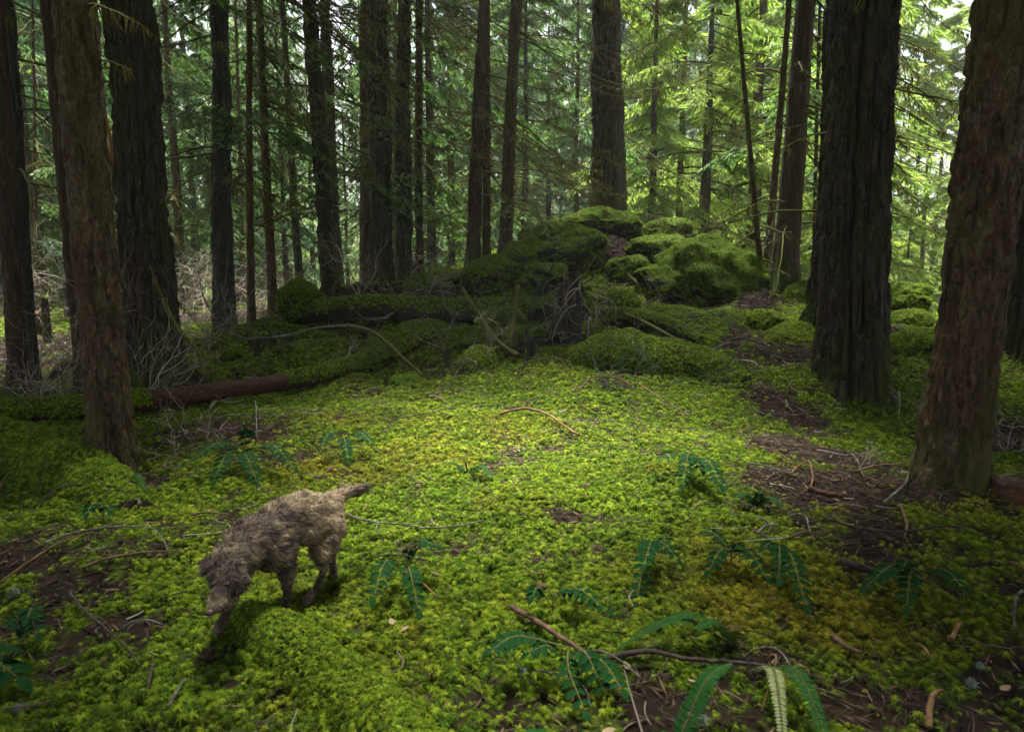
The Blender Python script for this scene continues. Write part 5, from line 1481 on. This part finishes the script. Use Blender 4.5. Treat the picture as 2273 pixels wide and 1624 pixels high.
    for k, (u, v, rr, lab) in enumerate([(45, 1590, .045, 'white lichen tuft near the bottom left corner'), (30, 1325, .05, 'grey-green lichen tuft at the left edge'), (1160, 1500, .03, 'white lichen tuft left of the widest leafy sprig'), (790, 1595, .035, 'pale lichen tuft on the buried log'), (2155, 1530, .04, 'blue-white lichen tuft at the lower right'), (2175, 1490, .03, 'smaller white lichen tuft at the lower right'), (1560, 1610, .03, 'small white lichen scrap beside the fern')]):
        p = ground(u, v); rng2 = np.random.default_rng(k)
        rr *= .5; n = 160; d = unit(rng2.normal(0, 1, (n, 3)) + [0, 0, .6])
        P = np.stack([d * 0, d * rr * .5 + rng2.normal(0, rr * .12, (n, 3)), d * rr + rng2.normal(0, rr * .25, (n, 3))], 1)
        v_, q = tubes(P, np.full((n, 3), .0011) * [1.3, 1, .5], 3)
        o = link('lichen_tuft', Geo().add(v_, q).mesh('lichen_tuft', M['lichen'], False)); o.location = (p[0], p[1], p[2] + .02)
        tag(o, lab, 'lichen')

# ------------------------------------------------------------------ bare twiggy shrubs
def shrub_geo(h, n, rng, r0=.007, spread=.7, lean=(0, 0), depth=3, gap=None):
    segs = []
    def grow(p, d, L, r, lev):
        m = 8
        pts = [p]
        for i in range(m):
            d = unit(d + rng.normal(0, .22, 3) + np.array([0, 0, .02]))
            pts.append(pts[-1] + d * L / m)
        segs.append((np.array(pts), r, lev))
        if lev < depth:
            for k in range(int(rng.integers(3, 6))):
                i = int(rng.integers(2, m + 1))
                dd = unit(d + rng.normal(0, .75, 3))
                grow(pts[i], dd, L * rng.uniform(.35, .68), r * .58, lev + 1)
    for k in range(n):
        a = rng.uniform(0, 6.28)
        grow(np.array([rng.normal(0, .06), rng.normal(0, .06), -.03]), unit(np.array([math.cos(a) * spread + lean[0], math.sin(a) * spread + lean[1], 1.0])), h * rng.uniform(.5, .9), r0 * rng.uniform(.6, 1.2), 1)
    g = Geo()
    P = np.array([s[0] for s in segs]); P[..., 2] = np.maximum(P[..., 2], -.02); r = np.array([s[1] for s in segs])
    taper = np.linspace(1, .45, P.shape[1])[None]
    v, q = tubes(P, np.maximum(r[:, None] * taper, .0016), 4)
    return g.add(v, q)

SHRUBS = [
 (60, 745, 13.0, 1.9, 9, .009, 'twig', (0, 0), 'tall bare bramble far behind the blue-grey trunk'),
 (140, 715, 14.5, 2.0, 9, .009, 'twig', (0, 0), 'tall bare bramble in the left gap behind the mossy snag'),
 (235, 720, 13.5, 2.1, 9, .009, 'twig', (.1, 0), 'tall bare bramble between red-brown and thick dark trunks'),
 (415, 720, 14.5, 2.2, 9, .009, 'twig', (0, 0), 'tall grey bramble right behind the thick dark trunk'),
 (455, 700, 16.5, 2.2, 9, .010, 'twig', (-.1, 0), 'tall dense bramble left behind the flared trunk'),
 (530, 705, 15.0, 1.9, 9, .009, 'twig', (0, 0), 'dense bramble between the flared trunk and slim straight pole'),
 (575, 690, 17.0, 1.9, 8, .010, 'twig', (0, 0), 'bramble far behind the slim straight pole'),
 (690, 640, 16.5, 1.5, 8, .009, 'twig', (0, 0), 'bramble behind the mossy block at the log end'), # foot px, D, height, stems, r0, mat, lean, label
 (1165, 735, 10.4, 1.9, 5, .011, 'greentwig', (.1, 0), 'bare green-stemmed shrub standing before the long level log'),
 (1080, 800, 9.4, 1.1, 5, .007, 'twig', (0, 0), 'tangled bare shrub left of the domed stump'),
 (990, 780, 10.3, 1.3, 5, .007, 'twig', (-.1, 0), 'bare shrub in front of the long level log at its middle'),
 (880, 700, 12.3, 1.6, 8, .008, 'twig', (0, 0), 'thicket of pale bare twigs before the thick furrowed trunk'),
 (800, 690, 12.8, 1.5, 7, .008, 'twig', (0, 0), 'thicket of bare twigs below the dark leaning trunk'),
 (950, 650, 13.2, 1.3, 6, .008, 'twig', (0, 0), 'bare twigs at the feet of the black-brown trunk'),
 (1290, 760, 10.3, 1.0, 6, .006, 'twig', (0, 0), 'curly bare twigs over the front of the black stump'),
 (1330, 930, 7.4, .75, 2, .006, 'greentwig', (0, 0), 'thin dark sprig rising from the moss hump, left one'),
 (1390, 900, 7.5, .9, 2, .007, 'greentwig', (.05, 0), 'thin dark sprig above the long arched branch'),
 (1470, 880, 8.2, 1.0, 2, .007, 'greentwig', (.25, 0), 'thin dark sprig leaning right above the buried log swell'),
 (700, 850, 9.2, .9, 4, .006, 'twig', (0, 0), 'bare shrub between red-brown log and mossy ridge'),
 (330, 860, 8.0, 1.7, 7, .007, 'twig', (.1, -.05), 'bare twiggy shrub before the thick dark trunk'),
 (300, 850, 7.4, 1.9, 4, .006, 'twig', (.25, 0), 'sprawling bare shrub between scarred and thick dark trunk'),
 (90, 880, 7.6, 1.2, 9, .008, 'twig', (0, 0), 'dense bare bramble at the far left edge'),
 (150, 900, 7.2, 1.0, 7, .006, 'twig', (-.1, 0), 'bare bramble left of the scarred trunk'),
 (30, 860, 8.4, 1.3, 6, .007, 'twig', (0, 0), 'bare bramble before the reddish edge trunk'),
 (200, 760, 10.6, 1.5, 7, .008, 'twig', (0, 0), 'bare bramble behind the red-brown trunk'),
 (430, 1010, 5.6, .55, 4, .005, 'twig', (.1, 0), 'low wiry bare shrub right of the scarred trunk'),
 (520, 1060, 5.0, .40, 4, .004, 'greentwig', (.1, 0), 'low dark sprig inside the bushy leafy plant'),
 (400, 1040, 5.2, .45, 4, .004, 'twig', (0, 0), 'low wiry twigs at the foot of the scarred trunk'),
 (450, 790, 10.8, 1.4, 6, .007, 'twig', (0, 0), 'bare bramble between thick dark and flared trunks'),
 (410, 740, 12.5, 1.8, 7, .008, 'twig', (0, 0), 'pale bramble far behind the arching mossy limb'),
 (600, 720, 12.9, 1.2, 5, .007, 'twig', (0, 0), 'bare twigs at the feet of the slim pole trees'),
 (1180, 590, 14.2, 1.4, 5, .007, 'twig', (0, 0), 'bare twigs on the left shoulder of the knoll'),
 (1650, 640, 12.7, .9, 6, .006, 'twig', (0, 0), 'pale tangled twigs behind the biggest boulder'),
 (1460, 640, 12.2, .8, 4, .006, 'twig', (0, 0), 'bare twigs on the slope left of the biggest boulder'),
 (1900, 1040, 5.2, .25, 5, .004, 'twig', (0, 0), 'knee-low dead twigs on the bare ground'),
 (2000, 930, 7.2, .6, 4, .006, 'twig', (0, 0), 'dead twigs between the two right trunks'),
 (2230, 1000, 6.0, .5, 5, .006, 'twig', (0, 0), 'dead twigs on the ground at the right edge'),
]
def build_shrubs():
    for i, (u, v, D, h, n, r0, mat, lean, lab) in enumerate(SHRUBS):
        b = on_ground(u, v, D, 0)
        g = shrub_geo(h, n, np.random.default_rng(600 + i), r0 * .85, .8, lean, 3)
        o = link('bare_shrub', g.mesh('bare_shrub', M[mat], True)); o.location = tuple(b)
        tag(o, lab, 'shrub')
# ------------------------------------------------------------------ the dog
def m_fur():
    t = NT('grizzled_fur')
    i = t.island()
    tan = t.ramp(i, [(0.0, (0.08, 0.056, 0.030)), (0.5, (0.20, 0.145, 0.082)), (1.0, (0.38, 0.295, 0.18))])
    drk = t.ramp(i, [(0.0, (0.008, 0.006, 0.005)), (0.7, (0.034, 0.023, 0.018)), (1.0, (0.11, 0.08, 0.06))])
    c = t.mix(t.attr('tint'), tan, drk)
    return t.principled(c, 0.65, None, 0.25)
def m_skin():
    t = NT('dog_undercoat')
    n = t.noise(t.pos(), 60, 4)
    c = t.mix(t.attr('tint'), t.ramp(n, [(.3, (0.09, 0.065, 0.04)), (.7, (0.22, 0.165, 0.105))]), t.ramp(n, [(.3, (0.010, 0.008, 0.007)), (.7, (0.045, 0.03, 0.024))]))
    return t.principled(c, 0.85, None, 0.15)

def build_dog():
    g0 = ground(626, 1385); gz = g0[2]
    # joints: pixel, distance, radius
    J = {}
    def j(name, u, v, D, r): J[name] = (at(u, v, D), r)
    j('rump', 716, 1152, 3.08, .088); j('hip', 722, 1180, 3.04, .082); j('loin', 672, 1147, 2.99, .098); j('mid', 634, 1166, 2.91, .102)
    j('chest', 590, 1205, 2.82, .112); j('brisket', 600, 1234, 2.77, .082); j('shoulder', 560, 1212, 2.75, .105)
    j('neck', 532, 1238, 2.66, .086); j('nape', 512, 1258, 2.58, .076); j('skull', 502, 1280, 2.50, .060); j('brow', 500, 1308, 2.45, .054)
    j('cheek', 518, 1308, 2.46, .045); j('stop', 492, 1324, 2.415, .036); j('muzzle', 482, 1344, 2.375, .029); j('nose', 473, 1360, 2.345, .023)
    j('jaw', 492, 1356, 2.37, .026)
    j('earA0', 526, 1276, 2.49, .030); j('earA1', 536, 1302, 2.455, .026); j('earA2', 534, 1322, 2.43, .014)
    j('earB0', 476, 1258, 2.53, .028); j('earB1', 458, 1266, 2.50, .024); j('earB2', 452, 1282, 2.475, .013)
    # legs: near front, far front, near hind, far hind (raised)
    j('elbowN', 634, 1258, 2.78, .040); j('wristN', 638, 1325, 2.755, .0175); j('pastN', 634, 1362, 2.745, .0165); j('pawN', 626, 1380, 2.715, .023)
    j('shF', 540, 1255, 2.66, .058); j('elbowF', 520, 1310, 2.63, .036); j('wristF', 502, 1372, 2.60, .020); j('pawF', 484, 1408, 2.565, .025)
    j('thighN', 722, 1202, 3.00, .062); j('kneeN', 710, 1236, 2.94, .040); j('hockN', 720, 1276, 3.00, .0185); j('pastH', 698, 1320, 2.91, .0165); j('pawH', 682, 1342, 2.855, .023)
    j('thighF', 738, 1188, 3.12, .056); j('kneeF', 730, 1222, 3.09, .038); j('hockF', 738, 1246, 3.17, .018); j('pawR', 742, 1280, 3.13, .022)
    j('tail0', 738, 1118, 3.13, .034); j('tail1', 766, 1104, 3.19, .026); j('tail2', 792, 1096, 3.25, .024); j('tail3', 814, 1090, 3.30, .013)
    bones = [('rump', 'loin'), ('hip', 'mid'), ('loin', 'mid'), ('mid', 'chest'), ('mid', 'brisket'), ('chest', 'brisket'), ('chest', 'shoulder'), ('shoulder', 'neck'), ('neck', 'nape'), ('nape', 'skull'), ('skull', 'brow'),
             ('skull', 'cheek'), ('brow', 'stop'), ('stop', 'muzzle'), ('muzzle', 'nose'), ('stop', 'jaw'), ('earA0', 'earA1'), ('earA1', 'earA2'), ('skull', 'earA0'), ('skull', 'earB0'), ('earB0', 'earB1'), ('earB1', 'earB2'),
             ('brisket', 'elbowN'), ('chest', 'elbowN'), ('elbowN', 'wristN'), ('wristN', 'pastN'), ('pastN', 'pawN'), ('shoulder', 'shF'), ('shF', 'elbowF'), ('elbowF', 'wristF'), ('wristF', 'pawF'),
             ('rump', 'hip'), ('hip', 'thighN'), ('thighN', 'kneeN'), ('kneeN', 'hockN'), ('hockN', 'pastH'), ('pastH', 'pawH'), ('hip', 'thighF'), ('thighF', 'kneeF'), ('kneeF', 'hockF'), ('hockF', 'pawR'),
             ('rump', 'tail0'), ('tail0', 'tail1'), ('tail1', 'tail2'), ('tail2', 'tail3')]
    c0 = np.array([J['mid'][0][0], J['mid'][0][1], gz])
    sv, sf = ico(2)
    parts = Geo()
    for a, b in bones:
        (pa, ra), (pb, rb) = J[a], J[b]
        n = max(3, int(np.linalg.norm(pb - pa) / (min(ra, rb) * .35)) + 1)
        for s in np.linspace(0, 1, n):
            parts.add(pa + (pb - pa) * s - c0 + sv * (ra + (rb - ra) * s), None, sf)
    raw = parts.mesh('dog_body', None)
    tmp = bpy.data.objects.new('dog_body', raw); COL.objects.link(tmp)
    md = tmp.modifiers.new('remesh', 'REMESH'); md.mode = 'VOXEL'; md.voxel_size = .0075; md.use_smooth_shade = True
    sm = tmp.modifiers.new('smooth', 'SMOOTH'); sm.factor = .6; sm.iterations = 7
    dg = bpy.context.evaluated_depsgraph_get()
    me = bpy.data.meshes.new_from_object(tmp.evaluated_get(dg))
    bpy.data.objects.remove(tmp)
    V = np.empty(len(me.vertices) * 3, np.float32); me.vertices.foreach_get('co', V); V = V.reshape(-1, 3).astype(float)
    me.calc_loop_triangles()
    T = np.empty(len(me.loop_triangles) * 3, np.int32); me.loop_triangles.foreach_get('vertices', T); T = T.reshape(-1, 3)

    names = ['rump', 'loin', 'mid', 'chest', 'shoulder', 'neck', 'nape', 'skull', 'brow', 'muzzle', 'nose']
    def pj(n): return J[n][0] - c0
    def near(P, n, r): return np.exp(-(np.linalg.norm(P - pj(n), axis=1) / r) ** 2)
    def dark(P):
        """coat pattern: dark saddle and mask, pale rump, dark near foreleg"""
        d = .34 + .9 * near(P, 'shoulder', .14) * .6 + .65 * near(P, 'neck', .11) + .7 * near(P, 'skull', .07) + .75 * near(P, 'brow', .07) + .9 * near(P, 'cheek', .06) + .3 * near(P, 'chest', .10) + .6 * near(P, 'earA1', .05) + .5 * near(P, 'earB1', .05)
        d = d + 1.0 * near(P, 'wristN', .075) + .8 * near(P, 'pastN', .06) + .5 * near(P, 'elbowN', .05) + .55 * near(P, 'pawR', .08) + .6 * near(P, 'wristF', .09) + .5 * near(P, 'pastH', .08) + .3 * near(P, 'stop', .05) + .55 * near(P, 'kneeN', .05) + .35 * near(P, 'tail2', .07)
        d = d - .35 * near(P, 'rump', .12) - .35 * near(P, 'hip', .12) - .22 * near(P, 'loin', .10) - .30 * near(P, 'nape', .045) - .30 * near(P, 'brisket', .06) - .15 * near(P, 'muzzle', .04)
        s = fbm(P * np.array([22, 22, 34]) + 3, 3, 5) - .5
        return np.clip(d + 2.4 * s, 0, 1)
    at_ = me.attributes.new('tint', 'FLOAT', 'POINT') if 'tint' not in me.attributes else me.attributes['tint']
    at_.data.foreach_set('value', dark(V).astype(np.float32))
    me.materials.clear(); me.materials.append(m_skin())
    for p in me.polygons: p.use_smooth = True
    root = thing('dog', 'shaggy grizzled brown dog walking with its nose down to the moss', 'dog', c0 + np.array([0, 0, .018]))
    me.name = 'body'
    link('body', me, root)
    # coat
    rng = np.random.default_rng(111)
    P, N, area = tri_sample(V, T, 42000, rng)
    leg = np.zeros(len(P))
    for n in ('wristN', 'pastN', 'pawN', 'wristF', 'pawF', 'pastH', 'pawH', 'hockN', 'hockF', 'pawR', 'nose', 'muzzle', 'stop', 'jaw'): leg = np.maximum(leg, near(P, n, .07))
    face = np.maximum(near(P, 'brow', .06), np.maximum(near(P, 'skull', .05), near(P, 'cheek', .05)))
    leg = np.maximum(leg, .75 * face)
    back = unit(pj('rump') - pj('nape'))
    # the coat lies from nose to tail, down on the legs, and off the skull backwards
    flow = np.broadcast_to(back, P.shape) * .9 + np.array([0, 0, -.55])
    flow = np.where(leg[:, None] - face[:, None] > .35, np.array([0, 0, -1.0]) * np.ones_like(P), flow)
    tl = np.maximum(near(P, 'tail1', .05), np.maximum(near(P, 'tail2', .05), near(P, 'tail3', .05)))
    flow = np.where(tl[:, None] > .35, unit(pj('tail3') - pj('tail0'))[None] * 1.2, flow)
    clump = np.stack([fbm(P * 28 + k * 31, 2, 40 + k) - .5 for k in range(3)], 1)
    flow = unit(flow - (flow * N).sum(1, keepdims=True) * N + clump * 1.6)
    d = unit(flow + N * .42 + rng.normal(0, .16, P.shape))
    L = (.027 * (1 - .80 * leg) * (1 + .5 * tl)) * rng.uniform(.5, 1.35, len(P)) * np.where(N[:, 2] < -.25, .5, 1.0)
    w = unit(np.cross(d, N)) * (rng.uniform(.0009, .0021, len(P)) * (1 - .2 * leg))[:, None]
    mid = P + d * (L * .55)[:, None] + N * (L * .10)[:, None]
    tip = P + d * L[:, None] + np.array([0, 0, -.12]) * L[:, None]
    root_ = P - N * .002
    Vf = np.stack([root_ - w, root_ + w, mid + w * .8, mid - w * .8, tip], 1).reshape(-1, 3)
    b = np.arange(len(P))[:, None] * 5
    gf = Geo().add(Vf, b + np.array([[0, 1, 2, 3]]), b + np.array([[3, 2, 4]]), np.repeat(np.clip(dark(P) + rng.normal(0, .15, len(P)), 0, 1), 5))
    link('fur', gf.mesh('fur', m_fur(), False), root)
    # nose and eyes
    fwd = unit(pj('nose') - pj('stop')); side = unit(np.cross(fwd, [0, 0, 1.0])); upv = np.cross(side, fwd)
    V2, F2 = ico(3)
    t = NT('dog_nose'); mn = t.principled((0.05, 0.022, 0.022), 0.45, t.bump(t.noise(t.pos(), 400, 2), .3, .002), 0.4)
    t = NT('dog_eye'); meye = t.principled((0.012, 0.007, 0.005), 0.12, None, 0.6)
    link('nose', Geo().add(pj('nose') + fwd * .022 + upv * .004 + V2 * np.array([.013, .013, .011]), None, F2).mesh('nose', mn), root)
    for sg in (-1, 1):
        link('eye', Geo().add(pj('stop') + side * sg * .026 + upv * .030 - fwd * .012 + V2 * .0105, None, F2).mesh('eye', meye), root)

def build_haze():
    m = bpy.data.materials.new('air_haze'); m.use_nodes = True
    n, l = m.node_tree.nodes, m.node_tree.links
    n.clear()
    o = n.new('ShaderNodeOutputMaterial'); p = n.new('ShaderNodeVolumePrincipled')
    p.inputs['Color'].default_value = (.93, .97, .90, 1); p.inputs['Density'].default_value = HAZE
    p.inputs['Anisotropy'].default_value = .3
    l.new(p.outputs[0], o.inputs['Volume'])
    z0, z1, X = -3.0, 40.0, 270.0
    v = [(sx * X, sy * X, z) for z in (z0, z1) for sx, sy in ((-1, -1), (1, -1), (1, 1), (-1, 1))]
    q = [(3, 2, 1, 0), (4, 5, 6, 7), (0, 1, 5, 4), (1, 2, 6, 5), (2, 3, 7, 6), (3, 0, 4, 7)]
    tag(link('haze', Geo().add(np.array(v), np.array(q)).mesh('haze', m, False)), kind='stuff')
HAZE = 0.0006
build_ground()
build_trees()
build_far()
build_forest_mass()
build_off_frame()
build_boulders()
build_logs()
build_stumps()
build_moss()
build_litter()
build_shrubs()
build_plants()
build_sticks()
build_dog()
build_haze()
